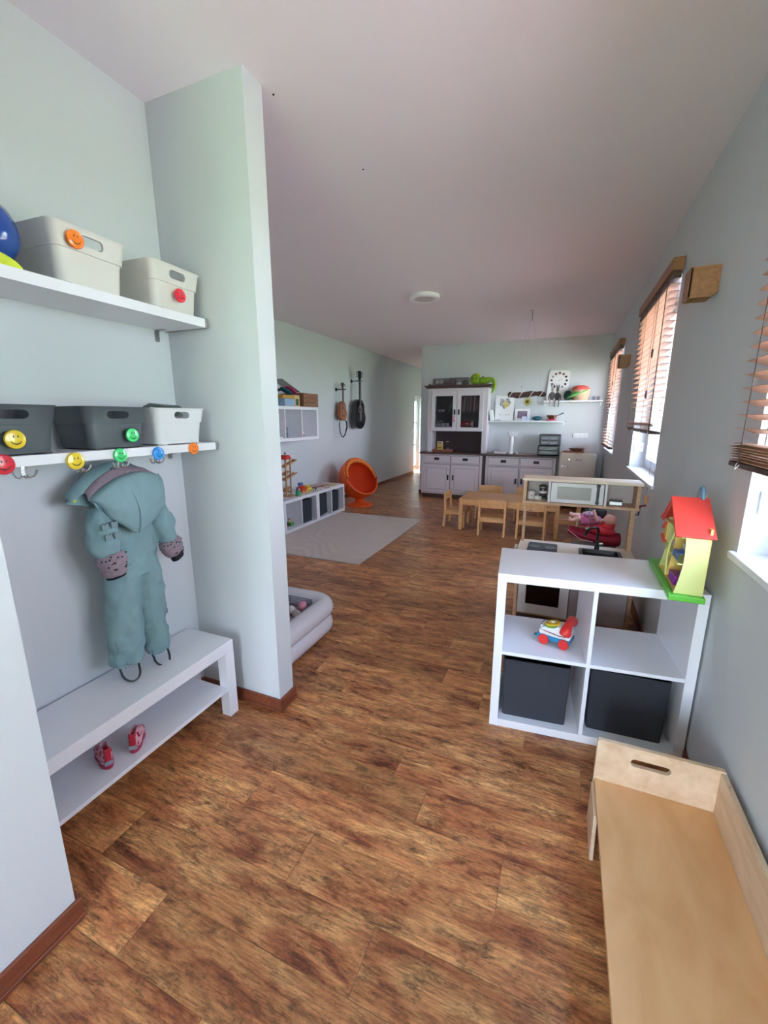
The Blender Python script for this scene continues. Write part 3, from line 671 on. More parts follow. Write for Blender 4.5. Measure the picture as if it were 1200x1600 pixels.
# roof: two sloping slabs, ridge running along y? gable faces -x
rf = MB()
rf.prism([(-.010, .232), (.150, .345), (.156, .338), (-.004, .226)], -.060, .058, 'x')
rf.prism([(.150, .345), (.320, .232), (.314, .225), (.150, .335)], -.055, .058, 'x')
rf.build('roof', RR, dh, bev=.002)
MB().prism([(-.002, .226), (.150, .332), (.304, .226), (.29, .222), (.15, .318), (.012, .222)], -.052, -.047, 'x').build('gable_trim', RR, dh)
MB().prism(rrect(.185, .210, .300, .352, .005, 3), .034, .058, 'x').build('chimney', YD, dh, bev=.003)
pts = [(.035 + 0, .165 + .030 * math.cos(R(a)), .342 + .040 * math.sin(R(a))) for a in range(-10, 191, 12)]
ck = MB().tube(pts, .006, 8).build('clock_arch', pm('smoky_blue', '5F86A0', .25), dh)
MB().prism(circ(.165, .350, .022, 18), .030, .038, 'x').build('clock_face', pm('pale_blue', '86A6B8', .3), ck)
# side annexe with its own little red roof at the far side
MB().prism([(.306, .135), (.356, .150), (.352, .185), (.306, .215)], -.030, .030, 'x').build('bay', YD, dh, bev=.003)
MB().prism([(.306, .208), (.372, .170), (.374, .178), (.306, .224)], -.036, .036, 'x').build('bay_roof', RR, dh)
MB().prism([(.306, .120), (.370, .140), (.368, .150), (.306, .138)], -.036, .036, 'x').build('bay_sill', RR, dh)
# furniture inside: separate little pieces fixed in the rooms
PU = pm('toy_purple', '8A2E9A', .35); BU = pm('toy_blue2', '2C5FAE', .35); NV = pm('toy_navy', '1E2C78', .35); PW = pm('toy_pale', 'D4D4DC', .3)
def toyf(name, label, mat, boxes, off, cyl=None):
    c = Matrix.Translation((HX, HY, KH)) @ Vector(off)
    m = MB()
    for b in boxes: m.box(*b)
    if cyl: m.cyl(*cyl)
    o = m.build(name, mat, None, c, bev=.002); tag(o, label, 'toy furniture'); return o
toyf('toy_table', 'blue toy table on the upper floor of the dollhouse', BU, [(-.022, .022, -.03, .03, .020, .025), (-.022, -.016, -.03, -.022, 0, .02), (.016, .022, .022, .03, 0, .02), (-.022, -.016, .022, .03, 0, .02), (.016, .022, -.03, -.022, 0, .02)], (-.012, .085, .1305))
toyf('toy_sink', 'white toy kitchen sink with tall tap upstairs in the dollhouse', PW, [(-.02, .018, -.03, .035, 0, .045), (.0, .018, -.008, .012, .045, .085)], (.018, .098, .1305))
toyf('toy_toilet', 'white toy toilet in the far upper room of the dollhouse', PW, [(-.012, .014, -.014, .014, 0, .02), (.006, .016, -.014, .014, .02, .045)], (.0, .225, .1305), ((-.004, 0, .02), (-.004, 0, .026), .016))
toyf('toy_bath', 'purple toy bathtub on the ground floor of the dollhouse', PU, [(-.024, .024, -.04, .04, 0, .034), (.012, .024, -.04, .04, .034, .05)], (-.008, .100, .0305))
toyf('toy_stove', 'grey toy oven in the far ground floor room of the dollhouse', pm('toy_grey', '7F8474', .4), [(-.015, .018, -.02, .02, 0, .045), (-.013, .016, -.018, .018, .045, .048)], (.015, .235, .0305))
toyf('toy_bunk_bed', 'navy blue toy bed under the dollhouse roof', NV, [(-.022, .024, -.045, .045, .006, .016), (-.022, .024, .038, .045, 0, .032), (-.022, .024, -.045, -.038, 0, .026)], (-.004, .150, .2265))
toyf('toy_rug', 'small red toy mat near the front of the dollhouse ground floor', RR, [(-.012, .012, -.016, .016, 0, .004)], (-.015, .032, .0305))

# ---- plywood play platform at the right front
PX0, PX1, PY1, PZ = .185, .528, 1.375, .170
pf = thing('play_platform', 'low birch plywood bench with raised end board and hand slot', 'bench', ((PX0 + PX1) / 2, PY1 - .55, 0))
cx, cy = (PX0 + PX1) / 2, PY1 - .55
a, b = PX0 - cx, PX1 - cx
MB().box(a, b - .015, -.55, .55, PZ - .015, PZ).build('seat_board', PLY, pf, bev=.0012)
MB().plate(rrect(a - .003, b, .004, .318, .008, 3), [rrect(-.075, .035, .252, .279, .0134, 6)], .55, .566, 'y').build('end_board', PLY2, pf, bev=.0008, seg=1)
MB().box(b - .015, b, -.55, .5495, PZ - .05, .312).build('back_board', PLY2, pf, bev=.0012)
MB().prism([(.39, .006), (.549, .006), (.549, PZ - .015), (.41, PZ - .015)], a - .008, a + .004, 'x').build('side_foot', PLY2, pf, bev=.003)
MB().prism([(-.55, .0), (-.42, 0), (-.42, PZ - .015), (-.55, PZ - .015)], a - .006, a + .006, 'x').build('side_foot', PLY2, pf, bev=.003)
MB().box(a, b - .015, -.55, -.535, 0, PZ - .015).build('end_foot', PLY2, pf)
for yy, zz in ((.405, .020), (.53, .020)): MB().cyl((a - .0095, yy, zz), (a - .008, yy, zz), .004, n=10).build('screw', STEEL, pf)
for yy in (.5, 0): MB().cyl((b - .0075, yy, .312), (b - .0075, yy, .3128), .003, n=10).build('screw', STEEL, pf)

# ================================================================== BLINDS
def blind(label, y0, y1, zb, nstack, tilt=2):
    t = thing('venetian_blind', label, 'blind', (XR, (y0 + y1) / 2, zb))
    W = (y1 - y0) / 2; H = 2.235 - zb; xc = -.031
    def A(m): return m
    MB().box(-.062, -.002, -W - .02, W + .02, H - .055, H + .012).build('valance', WEDGEW, t, bev=.002)
    MB().box(-.050, -.008, -W + .0, W - .0, H - .095, H - .056).build('head_rail', DARKWOOD, t, bev=.003)
    sl = None; pitch = .040; z = H - .125; stackh = .0085 * nstack + .016; i = 0
    def slatmesh():
        m = MB(); rg = []
        for y in (-W, -W * .5, 0, W * .5, W):
            pr = [(-.025, -.0006), (-.0125, .0013), (0, .0020), (.0125, .0013), (.025, -.0006), (.025, .0014), (.0125, .0034), (0, .0042), (-.0125, .0034), (-.025, .0014)]
            rg.append([Vector((u, y, v)) for u, v in pr])
        return m.loft(rg)
    sl = slatmesh().build('slat', BLINDW, t, (xc, 0, z)); sl.rotation_euler.y = R(tilt); z -= pitch
    while z > stackh + .02:
        c = sl.copy(); C.objects.link(c); c.location = (xc, 0, z); z -= pitch
    for k in range(nstack):
        c = sl.copy(); C.objects.link(c); c.location = (xc + .003 * math.sin(k * 2.2), .004 * math.sin(k * 1.7), .018 + .0085 * k); c.rotation_euler.y = R(3 + 5 * math.sin(k))
    MB().box(xc - .026, xc + .026, -W, W, 0, .016).build('bottom_rail', DARKWOOD, t, bev=.004)
    cm = pm('blind_tape', '4A403E', .9); wc = pm('blind_cord', 'D8D2CC', .8)
    for f in (-.86, -.3, .3, .86):
        lc = MB().box(xc - .0285, xc - .0270, f * W - (.012 if f < -.5 else .0025), f * W + (.012 if f < -.5 else .0025), .012, H - .09).box(xc + .027, xc + .0285, f * W - .0025, f * W + .0025, .012, H - .09).build('ladder_cord', cm, t)
        MB().tube([(xc - .028, f * W - .01, .010), (xc - .034, f * W, -.003), (xc - .030, f * W + .012, .006), (xc - .028, f * W + .006, .016)], .0014, 6).build('cord_loop', wc, lc)
    for yy, l in ((-W * .55, .36), (-W * .50, .62)):
        cd_ = MB().cyl((xc - .034, yy, H - .09), (xc - .034, yy, H - .09 - l), .0011, n=6).build('pull_cord', cm, t)
        MB().lathe([(.003, 0), (.007, .006), (.0085, .03), (.006, .052), (.003, .056)], (xc - .034, yy, H - .09 - l - .05), 12).build('tassel', DARKWOOD, cd_)
    return t
b1, b2, b3 = WINS[0], WINS[1], WINS[2]
blind('wooden venetian blind let right down, at the window nearest the fridge', b1[0] - .02, b1[1] + .01, .965, 2)
blind('half raised wooden venetian blind at the middle window between two wall lamps', b2[0] - .03, b2[1] + .02, 1.245, 7)
blind('wooden venetian blind with stacked slats at the right edge of the picture', b3[0] - .03, b3[1] + .03, 1.200, 7, 18)

# boxy wooden wall lamps, open above and below
def wlamp(label, yc):
    t = thing('wall_lamp', label, 'lamp', (XR, yc, 1.918))
    d, w, h = .110, .050, .062; k = .007
    def trap(u0, u1):       # side outline in x,z: bottom a little shallower at the wall
        return [(-d, -h), (-.022, -h), (-.0005, -h + .018), (-.0005, h), (-d, h)]
    for s_ in (-1, 1):
        y0 = s_ * w
        MB().plate(trap(0, 0), [[(-d + .012, -h + .012), (-.026, -h + .012), (-.012, -h + .024), (-.012, h - .012), (-d + .012, h - .012)]], min(y0, y0 - s_ * k), max(y0, y0 - s_ * k), 'y').build('side_frame', WEDGEW, t, bev=.0008, seg=1)
        MB().prism([(-d + .010, -h + .010), (-.026, -h + .010), (-.010, -h + .022), (-.010, h - .010), (-d + .010, h - .010)], min(y0 - s_ * .002, y0 - s_ * .006), max(y0 - s_ * .002, y0 - s_ * .006), 'y').build('side_panel', WEDGEW, t)
    MB().box(-d - .0005, -d + .010, -w, w, -h, h).build('front_panel', WEDGEW, t, bev=.002)
    MB().box(-d + .012, -.006, -w + .009, w - .009, -h + .020, -h + .030).build('lamp_insert', pm('dark_metal', '3B3B40', .4, .8), t)
    return t
wlamp('wooden box wall lamp right of the middle window', 2.41)
wlamp('wooden box wall lamp between the far and middle windows', 5.25)

def socket(label, loc, rz, gangs, typ='socket', s=.072):
    """local: plate in the xz plane facing -y"""
    t = thing('socket_plate' if typ == 'socket' else 'switch_plate', label, typ if typ == 'switch' else 'socket', loc, rz)
    W = gangs * s
    MB().box(-W / 2, W / 2, -.010, 0, -s / 2, s / 2).build('plate', PVC, t, bev=.003)
    for g in range(gangs):
        x = -W / 2 + s * (g + .5)
        if typ == 'socket':
            k = MB().lathe([(.0215, 0), (.0225, .004), (.020, .005), (.0195, -.008), (.002, -.008)], n=24, M=Matrix.Translation((x, -.0095, 0)) @ Matrix.Rotation(R(90), 4, 'X')).build('socket_well', pm('socket_shade', 'A8A8AC', .5), t)
            MB().cyl((x - .0095, -.004, 0), (x - .0095, -.0012 - .002, 0), .0025, n=8).cyl((x + .0095, -.004, 0), (x + .0095, -.0032, 0), .0025, n=8).build('pin_hole', BLACK, k)
        else:
            MB().box(x - .028, x + .028, -.0135, -.009, -.028, .028).build('rocker', PVC, t, bev=.002)
    return t
socket('white socket plate in the reveal of the middle window', (.602, 4.369, 1.095), 0, 1, s=.08)
socket('white two gang switch plate in the reveal of the nearest window', (.650, 1.659, 1.090), 0, 2, 'switch', .075)
socket('white double socket plate on the far wall above the sideboard', (-.795, YF - .0005, 1.083), 0, 2)
socket('white triple socket plate on the far wall above the fridge', (.205, YF - .0005, 1.075), 0, 3)
socket('small white light switch on the hallway wall beside the glazed door', (XL + .0005, 9.78, 1.02), R(90), 1, 'switch')
socket('small white socket low on the hallway wall near the glazed door', (XL + .0005, 9.80, .30), R(90), 1)
# small paper clip of wood hanging at the wall under the window sill
t = thing('blind_wand', 'small pale wooden cord pull hanging on the wall below the middle window', 'pull', (XR - .012, 3.28, .78))
MB().prism(rrect(-.008, .008, 0, .055, .004, 3), -.010, .010, 'x').build('wood_grip', BEECH, t); MB().cyl((0, 0, .055), (0, 0, .47), .0008, n=5).build('cord', STRAP, t)

# ================================================================== PLAY KITCHEN
KX0, KX1, KY0, KY1 = -.235, .455, 2.80, 3.125
KIT = wood('kitchen_birch', 'A98365', 'C8A17E', (3, 10, 10), .45)
pk = thing('play_kitchen', 'wooden toy kitchen with white doors, sink and an upper microwave shelf', 'play kitchen', ((KX0 + KX1) / 2, (KY0 + KY1) / 2, 0))
cx, cy = (KX0 + KX1) / 2, (KY0 + KY1) / 2; w2 = (KX1 - KX0) / 2; d2 = (KY1 - KY0) / 2
def K(x): return x - cx
def KYv(y): return y - cy
ZT = .490
GW = pm('kitchen_white', 'D2CFD0', .4); GD = pm('kitchen_panel_grey', 'A79E9E', .45)
for s in (-1, 1): MB().box(s * w2 - (.022 if s > 0 else 0), s * w2 + (0 if s > 0 else .022), -d2, d2, 0, ZT - .018).build('side_panel', KIT, pk, bev=.001)
MB().box(-w2 + .022, w2 - .022, -d2 + .01, d2, .055, .073).build('bottom_board', KIT, pk)
MB().box(-w2 + .022, w2 - .022, d2 - .01, d2, .073, ZT - .018).build('back_board', KIT, pk)
# worktop with sink hole
MB().plate([(-w2 - .004, -d2 - .006), (w2 + .004, -d2 - .006), (w2 + .004, d2), (-w2 - .004, d2)], [rrect(K(.155), K(.375), KYv(2.84), KYv(3.02), .02, 4)], ZT - .018, ZT, 'z').build('worktop', pm('pale_top_board', 'E2CFBA', .5, var=.05, vs=12), pk, bev=.0008, seg=1)
rim = MB(); rim.plate(rrect(K(.140), K(.390), KYv(2.825), KYv(3.035), .025, 4), [rrect(K(.160), K(.370), KYv(2.845), KYv(3.015), .02, 4)], ZT, ZT + .004, 'z')
sk = rim.build('sink', BLACK, pk)
MB().loft([[Vector((x, y, z)) for x, y in rrect(K(.160) + i, K(.370) - i, KYv(2.845) + i, KYv(3.015) - i, .02, 4)] for i, z in ((0, ZT + .002), (.012, ZT - .055))], cap=False).box(K(.17), K(.36), KYv(2.855), KYv(3.005), ZT - .058, ZT - .055).build('basin', BLACK, sk)
fc = MB().cyl((K(.252), KYv(3.045), ZT), (K(.252), KYv(3.045), ZT + .06), .016, .0125).tube([(K(.252), KYv(3.045), ZT + .055), (K(.252), KYv(3.045), ZT + .125), (K(.247), KYv(3.035), ZT + .145), (K(.232), KYv(3.01), ZT + .156), (K(.205), KYv(2.975), ZT + .158), (K(.178), KYv(2.94), ZT + .148), (K(.168), KYv(2.928), ZT + .115)], .0085, 12).build('tap', pm('dark_graphite', '2E3034', .3, .6), pk)
MB().cyl((K(.258), KYv(3.045), ZT + .040), (K(.285), KYv(3.045), ZT + .043), .009, n=14).build('tap_knob', CHROME, fc)
hb = MB().prism(rrect(K(-.175), K(.010), KYv(2.845), KYv(3.045), .012, 4), ZT, ZT + .006, 'z').build('hob', pm('hob_dark', '3E4044', .5, var=.25, vs=30), pk)
for x in (-.13, -.035): MB().prism(circ(K(x), KYv(2.945), .035, 24), ZT + .006, ZT + .007, 'z').build('hob_ring', pm('hob_ring', '6A6A6A', .5), hb)
MB().prism(rrect(K(-.262), K(-.236), KYv(2.88), KYv(2.98), .008, 3), ZT - .045, ZT - .004, 'z').build('side_hook_rail', pm('beige_plastic', 'C9C2B8', .5), pk)
# doors
def kdoor(x0, x1, z0, z1, win):
    if win:
        o = MB().plate([(K(x0), z0), (K(x1), z0), (K(x1), z1), (K(x0), z1)], [rrect(K(x0) + .05, K(x1) - .055, z0 + .065, z1 - .075, .004, 2)], -d2 - .012, -d2, 'y').build('oven_door', GW, pk, bev=.001, seg=1)
        MB().box(K(x0) + .048, K(x1) - .053, -d2 - .006, -d2 - .003, z0 + .063, z1 - .073).build('oven_window', glass_mat('oven_glass', (.45, .42, .42)), o)
        MB().box(K(x0) + .01, K(x1) - .01, -d2 + .02, d2 - .02, (z0 + z1) / 2 - .004, (z0 + z1) / 2 + .004).build('oven_rack', GW, o)
        MB().tube([(K(x0) + .05, -d2 - .012, z1 - .03), (K(x0) + .05, -d2 - .03, z1 - .03), (K(x1) - .05, -d2 - .03, z1 - .03), (K(x1) - .05, -d2 - .012, z1 - .03)], .005, 8).build('oven_handle', pm('anthracite', '4B4E54', .45), o)
    else:
        o = MB().box(K(x0), K(x1), -d2 - .012, -d2, z0, z1).build('cupboard_door', GD, pk, bev=.001)
        MB().tube([(K(x0) + .03, -d2 - .012, z1 - .04), (K(x0) + .03, -d2 - .028, z1 - .05), (K(x0) + .03, -d2 - .028, z1 - .13), (K(x0) + .03, -d2 - .012, z1 - .14)], .005, 8).build('door_handle', pm('anthracite', '4B4E54', .45), o)
kdoor(-.208, .102, .075, .455, True); kdoor(.108, .428, .075, .455, False)
MB().box(-w2 + .022, w2 - .022, -d2 + .04, -d2 + .05, .0, .055).build('plinth', DARKWOOD, pk)
# upper frame
ux0, ux1, uy0, uy1 = K(-.232), K(.452), KYv(2.955), KYv(3.125)
MB().box(ux0, ux0 + .016, uy1 - .055, uy1, ZT, .785).build('frame_post', KIT, pk, bev=.001)
MB().box(ux1 - .026, ux1, uy1 - .060, uy1, ZT, .785).build('frame_post', KIT, pk, bev=.001)
MB().box(ux0 - .004, ux1 + .004, uy0, uy1, .785, .803).build('upper_shelf', KIT, pk, bev=.001)
MB().box(ux0 - .010, ux1 + .010, uy0 - .004, uy1 + .002, .940, .957).build('upper_top', pm('pale_top_board', 'E2CFBA', .5, var=.05, vs=12), pk, bev=.0015)
for x in (ux0, ux1 - .020): MB().box(x, x + .02, uy0 + .002, uy1, .803, .940).build('upper_side', KIT, pk, bev=.001)
for x in (K(-.076), K(.256)): MB().box(x, x + .014, uy0 - .001, uy1, .803, .940).build('upper_divider', GW, pk, bev=.001)
MB().box(ux0 + .02, ux1 - .02, uy1 - .006, uy1, .803, .940).build('upper_back', pm('kitchen_back_grey', 'B5A8A4', .6), pk)
md = MB().plate([(K(-.059), .807), (K(.250), .807), (K(.250), .937), (K(-.059), .937)], [rrect(K(-.020), K(.178), .832, .912, .003, 2)], uy0 - .008, uy0 + .004, 'y').build('microwave_door', GW, pk, bev=.001, seg=1)
MB().box(K(-.021), K(.179), uy0 - .002, uy0 + .001, .831, .913).build('microwave_window', pm('microwave_pane', '8B8482', .3), md)
MB().tube([(K(.216), uy0 - .016, .828), (K(.216), uy0 - .016, .925)], .008, 10).ell((K(.216), uy0 - .016, .822), (.012, .012, .012), 12).ell((K(.216), uy0 - .016, .929), (.012, .012, .012), 12).box(K(.211), K(.221), uy0 - .016, uy0 - .006, .86, .89).build('microwave_handle', pm('anthracite', '4B4E54', .45), md)
# towel hooks on the right hand side and small ladle wire
MB().tube([(ux1, uy1 - .07, .745), (ux1 + .014, uy1 - .07, .74), (ux1 + .018, uy1 - .07, .79), (ux1 + .022, uy1 - .07, .80)], .005, 8).build('side_hook', BLACK, pk)
MB().cyl((ux1 + .006, uy1 - .085, .803), (ux1 + .048, uy1 - .085, .810), .007, n=12).build('side_knob', pm('dark_red', '8A2230', .4), pk)
lab = thing('toy_ladle', 'small metal toy ladle hanging from the play kitchen shelf above the tap', 'ladle', (.190, 3.03, .785))
MB().cyl((0, 0, -.002), (.001, 0, -.150), .0018, n=8).cyl((-.006, .0, -.01), (-.006, 0, -.150), .0012, n=6).build('ladle_rod', CHROME, lab)
MB().lathe([(.004, -.018), (.014, -.014), (.019, -.005), (.020, 0), (.018, 0), (.012, -.010)], (-.003, 0, -.148), 20).build('ladle_bowl', CHROME, lab)
lb2 = thing('toy_whisk', 'thin wire toy whisk hanging at the left of the play kitchen frame', 'whisk', (-.195, 3.03, .785))
MB().tube([(.012, 0, 0), (.014, 0, -.06), (.010, 0, -.066), (-.012, 0, -.16), (-.015, 0, -.175)], .0015, 6).build('whisk_wire', CHROME, lb2)
MB().lathe([(.004, -.008), (.012, -.006), (.016, 0), (.014, 0)], (.016, 0, -.055), 16).build('whisk_cup', CHROME, lb2)
MUGW = pm('enamel_white', 'CFCAC6', .3)
def mug(label, loc, r, h, rz, dots=False, cat='mug'):
    t = thing('toy_mug', label, cat, loc, rz)
    MB().lathe([(r * .9, 0), (r, .003), (r, h), (r * .93, h), (r * .9, .004)], n=24).build('cup_body', MUGW, t)
    MB().tube([(r * .95, 0, h * .8), (r * 1.5, 0, h * .75), (r * 1.6, 0, h * .45), (r * .95, 0, h * .2)], r * .11, 8).build('handle', MUGW, t)
    if dots:
        for a in (200, 250, 300): MB().ell((r * math.cos(R(a)), r * math.sin(R(a)), h * .5), (.004, .004, .006), 8).build('printed_dot', pm('pot_brown', '5C4A48', .5), t)
    return t
mug('white toy mug with brown dots at the left of the kitchen shelf', (-.185, 3.035, .8035), .026, .055, R(80), True)
mug('low white toy cup beside the glass jar on the kitchen shelf', (-.140, 3.02, .8035), .022, .026, R(100))
t = thing('toy_coffee_pot', 'glass and chrome toy coffee press on the play kitchen shelf', 'coffee pot', (-.112, 3.045, .8035))
MB().lathe([(.030, 0), (.032, .010), (.028, .016), (.025, .018)], n=24).build('pot_base', CHROME, t)
MB().lathe([(.025, .018), (.026, .075), (.024, .085), (.022, .084), (.023, .02)], n=24).build('pot_glass', glass_mat('jar_glass', (.8, .8, .82)), t)
MB().lathe([(.027, .084), (.028, .092), (.015, .100), (.003, .103)], n=24).build('pot_lid', STEEL, t)
MB().lathe([(.0262, .045), (.0262, .060), (.0255, .060), (.0255, .045)], n=24).build('pot_band', MUGW, t)
t = thing('toy_radio', 'small flat silver box with dark top on the right kitchen shelf', 'box', (.330, 3.03, .8035), R(-6))
MB().box(-.036, .036, -.02, .02, 0, .022).build('case', STEEL, t, bev=.002); MB().box(-.038, .038, -.022, .022, .022, .027).build('lid', BLACK, t, bev=.002)

# ================================================================== DOLL AND CARRIER BEHIND THE KITCHEN
st_ = thing('toy_pram_frame', 'dark brown wooden doll cradle base behind the play kitchen', 'cradle', (.30, 3.92, 0))
MB().box(-.17, .17, -.11, .11, .245, .275).build('base_board', DARKWOOD, st_, bev=.004)
for sx in (-1, 1):
    for sy in (-1, 1): MB().box(sx * .14 - .014, sx * .14 + .014, sy * .085 - .014, sy * .085 + .014, 0, .245).build('leg', DARKWOOD, st_, bev=.002)
MB().box(-.14, .14, .075, .095, .08, .10).build('rail', DARKWOOD, st_)
cr_ = thing('doll_carrier', 'bright red and crimson doll carrier seat holding the doll', 'doll carrier', (.28, 3.92, .2765))
CR = pm('crimson_cloth', '9C1F38', .8, var=.12, vs=20, bump=.3, bs=60); RC = pm('bright_red_cloth', 'CE2F3A', .7, var=.1, vs=12, bump=.2, bs=50)
rg = []
for i in range(13):
    u = i / 12; x = -.20 + .42 * u; hgt = .07 + .02 * math.sin(math.pi * u) + .05 * u * u; wd = .05 + .06 * math.sin(math.pi * (.1 + .8 * u)); zc = .055 + .07 * (1 - u) ** 2 + .015 * u
    rg.append([Vector((x, wd * math.cos(2 * math.pi * k / 18), zc + hgt * .5 * math.sin(2 * math.pi * k / 18))) for k in range(18)])
MB().loft(rg).build('shell', CR, cr_, sub=1)
MB().ell((.045, -.03, .155), (.125, .075, .045), 18, Matrix.Rotation(R(8), 4, 'Y')).build('cushion', RC, cr_)
MB().ell((.10, .0, .185), (.065, .08, .060), 18).build('headrest', RC, cr_)
MB().tube([(-.20, -.06, .135), (-.10, -.115, .075), (.0, -.118, .06)], .004, 6).build('piping', pm('pale_piping', 'D69AA0', .6), cr_)
MB().tube([(-.13, .05, .14), (-.12, .05, .22), (-.08, .05, .27), (-.03, .05, .285)], .006, 8).build('carry_handle', pm('cream_plastic', 'C9C0A8', .4), cr_)
MB().box(-.08, .10, .095, .12, .20, .30).build('hood', BLACK, cr_, bev=.012)
dl_ = thing('doll', 'baby doll in a pink dress lying on its back in the red carrier', 'doll', (.28, 3.87, .49))
SK = pm('doll_skin', 'D09A88', .45); DR = pm('doll_dress', 'A8506F', .8, var=.25, vs=25)
m = MB()
m.loft([[Vector((x, r_ * math.cos(2 * math.pi * k / 16), zc + r_ * .8 * math.sin(2 * math.pi * k / 16))) for k in range(16)] for x, r_, zc in ((-.085, .03, .012), (-.06, .045, .012), (.0, .045, .015), (.04, .036, .02), (.055, .018, .022), (.075, .016, .026))])
m.ell((.115, 0, .035), (.050, .046, .046), 18)
m.tube([(-.07, -.022, .012), (-.125, -.03, .035), (-.165, -.035, .012), (-.190, -.035, .012), (-.195, -.035, .038)], [.026, .022, .017, .015, .012], 10)
m.tube([(-.07, .022, .012), (-.13, .03, .045), (-.17, .035, .045), (-.195, .035, .06)], [.026, .022, .017, .013], 10)
m.tube([(.02, -.038, .03), (.0, -.062, .065), (-.015, -.060, .105), (-.018, -.058, .118)], [.017, .014, .012, .014], 10)
m.tube([(.02, .038, .03), (.0, .065, .05), (-.03, .07, .07)], [.017, .014, .013], 10)
bd = m.build('body', SK, dl_)
MB().ell((.135, 0, .052), (.006, .006, .006), 8).build('nose', SK, dl_)
for s in (-1, 1): MB().ell((.125, s * .016, .078), (.005, .006, .003), 8).build('eye', BLACK, dl_)
MB().loft([[Vector((x, r_ * math.cos(2 * math.pi * k / 20) * (1 + .08 * math.sin(k * 2.5)), zc + r_ * .85 * math.sin(2 * math.pi * k / 20))) for k in range(20)] for x, r_, zc in ((-.105, .062, .012), (-.07, .058, .014), (-.01, .050, .017), (.035, .042, .02), (.048, .024, .022))]).build('dress', DR, dl_)
MB().ell((-.045, -.02, .068), (.04, .03, .020), 14).build('bow', pm('doll_pink_satin', 'B77A9A', .5, var=.2, vs=30), dl_)

# ================================================================== CHILDREN'S TABLE AND CHAIRS
TX0, TX1, TY0, TY1, TZ = -1.135, .01, 5.02, 5.60, .388
t = thing('kids_table', 'low rectangular light beech children table in front of the cabinets', 'table', ((TX0 + TX1) / 2, (TY0 + TY1) / 2, 0))
hx, hy = (TX1 - TX0) / 2, (TY1 - TY0) / 2
MB().box(-hx, hx, -hy, hy, TZ - .020, TZ).build('tabletop', BEECH, t, bev=.004)
for sx in (-1, 1):
    for sy in (-1, 1): MB().box(sx * hx - (.048 if sx > 0 else -.004), sx * hx + (-.004 if sx > 0 else .048), sy * hy - (.048 if sy > 0 else -.004), sy * hy + (-.004 if sy > 0 else .048), 0, TZ - .020).build('leg', BEECH, t, bev=.003)
for sy in (-1, 1): MB().box(-hx + .048, hx - .048, sy * (hy - .02) - .009, sy * (hy - .02) + .009, TZ - .075, TZ - .020).build('apron', BEECH, t, bev=.001)
for sx in (-1, 1): MB().box(sx * (hx - .02) - .009, sx * (hx - .02) + .009, -hy + .048, hy - .048, TZ - .075, TZ - .020).build('apron', BEECH, t, bev=.001)
def kchair(label, loc, rz):
    """faces +y; backrest at y=0"""
    c = thing('kids_chair', label, 'chair', loc, rz, None)
    W, D, SZ, HB = .145, .26, .215, .425
    for s in (-1, 1):
        MB().prism([(-.020, 0), (.012, 0), (.028, SZ), (.010, HB), (-.010, HB), (0, SZ)], s * W - .0125, s * W + .0125, 'x').build('rear_leg', BEECH, c, bev=.003)
        MB().box(s * W - .0125, s * W + .0125, D - .03, D, 0, SZ - .014).build('front_leg', BEECH, c, bev=.003)
        MB().box(s * W - .008, s * W + .008, .024, D - .03, SZ - .050, SZ - .014).build('side_rail', BEECH, c, bev=.001)
    rg = []
    for i in range(9):
        u = i / 8; x = -W + .012 + (2 * W - .024) * u; yb = .004 - .014 * math.sin(math.pi * u)
        rg.append([Vector((x, yb, HB - .095)), Vector((x, yb + .011, HB - .095)), Vector((x, yb + .006, HB + .004)), Vector((x, yb - .005, HB + .004))])
    MB().loft(rg).build('backrest', BEECH, c, bev=.002)
    MB().box(-W + .010, W - .010, .018, D + .012, SZ - .014, SZ).build('seat', BEECH, c, bev=.004)
    MB().box(-W + .012, W - .012, .012, .026, SZ - .055, SZ - .014).build('rear_rail', BEECH, c, bev=.001)
    MB().box(-W + .012, W - .012, D - .02, D - .006, SZ - .055, SZ - .014).build('front_rail', BEECH, c, bev=.001)
    return c
ch = kchair('beech children chair with its back to the camera, left one of the near pair', (-.712, 4.870, 0), R(2))
dup(ch, (-.283, 4.880, 0), R(-2), 'beech children chair with its back to the camera, behind the kitchen frame')
dup(ch, (-1.335, 5.255, 0), R(-90), 'beech children chair at the left end of the table, seen sideways')
dup(ch, (-.90, 5.93, 0), R(180), 'beech children chair on the far side of the table facing the camera')
dup(ch, (.215, 5.27, 0), R(92), 'beech children chair at the right end of the table behind the kitchen')
# dark soft bundle hanging under the table
t = tag(MB().ell((0, 0, 0), (.075, .05, .032), 14).ell((.07, .01, -.01), (.04, .03, .02), 12).ell((-.07, .0, -.012), (.03, .03, .02), 12).build('cloth_bag', pm('black_cloth', '1B1B22', .9, var=.3, vs=30), None, (-.47, 5.35, .2535)), 'small dark cloth bundle lying on a far chair seat, seen under the table', 'bag')
dup(ch, (-.40, 5.95, 0), R(180), 'beech children chair behind the table with a dark cloth on its seat')
bpy.data.objects['cloth_bag'].location = (-.47, 5.76, .249)

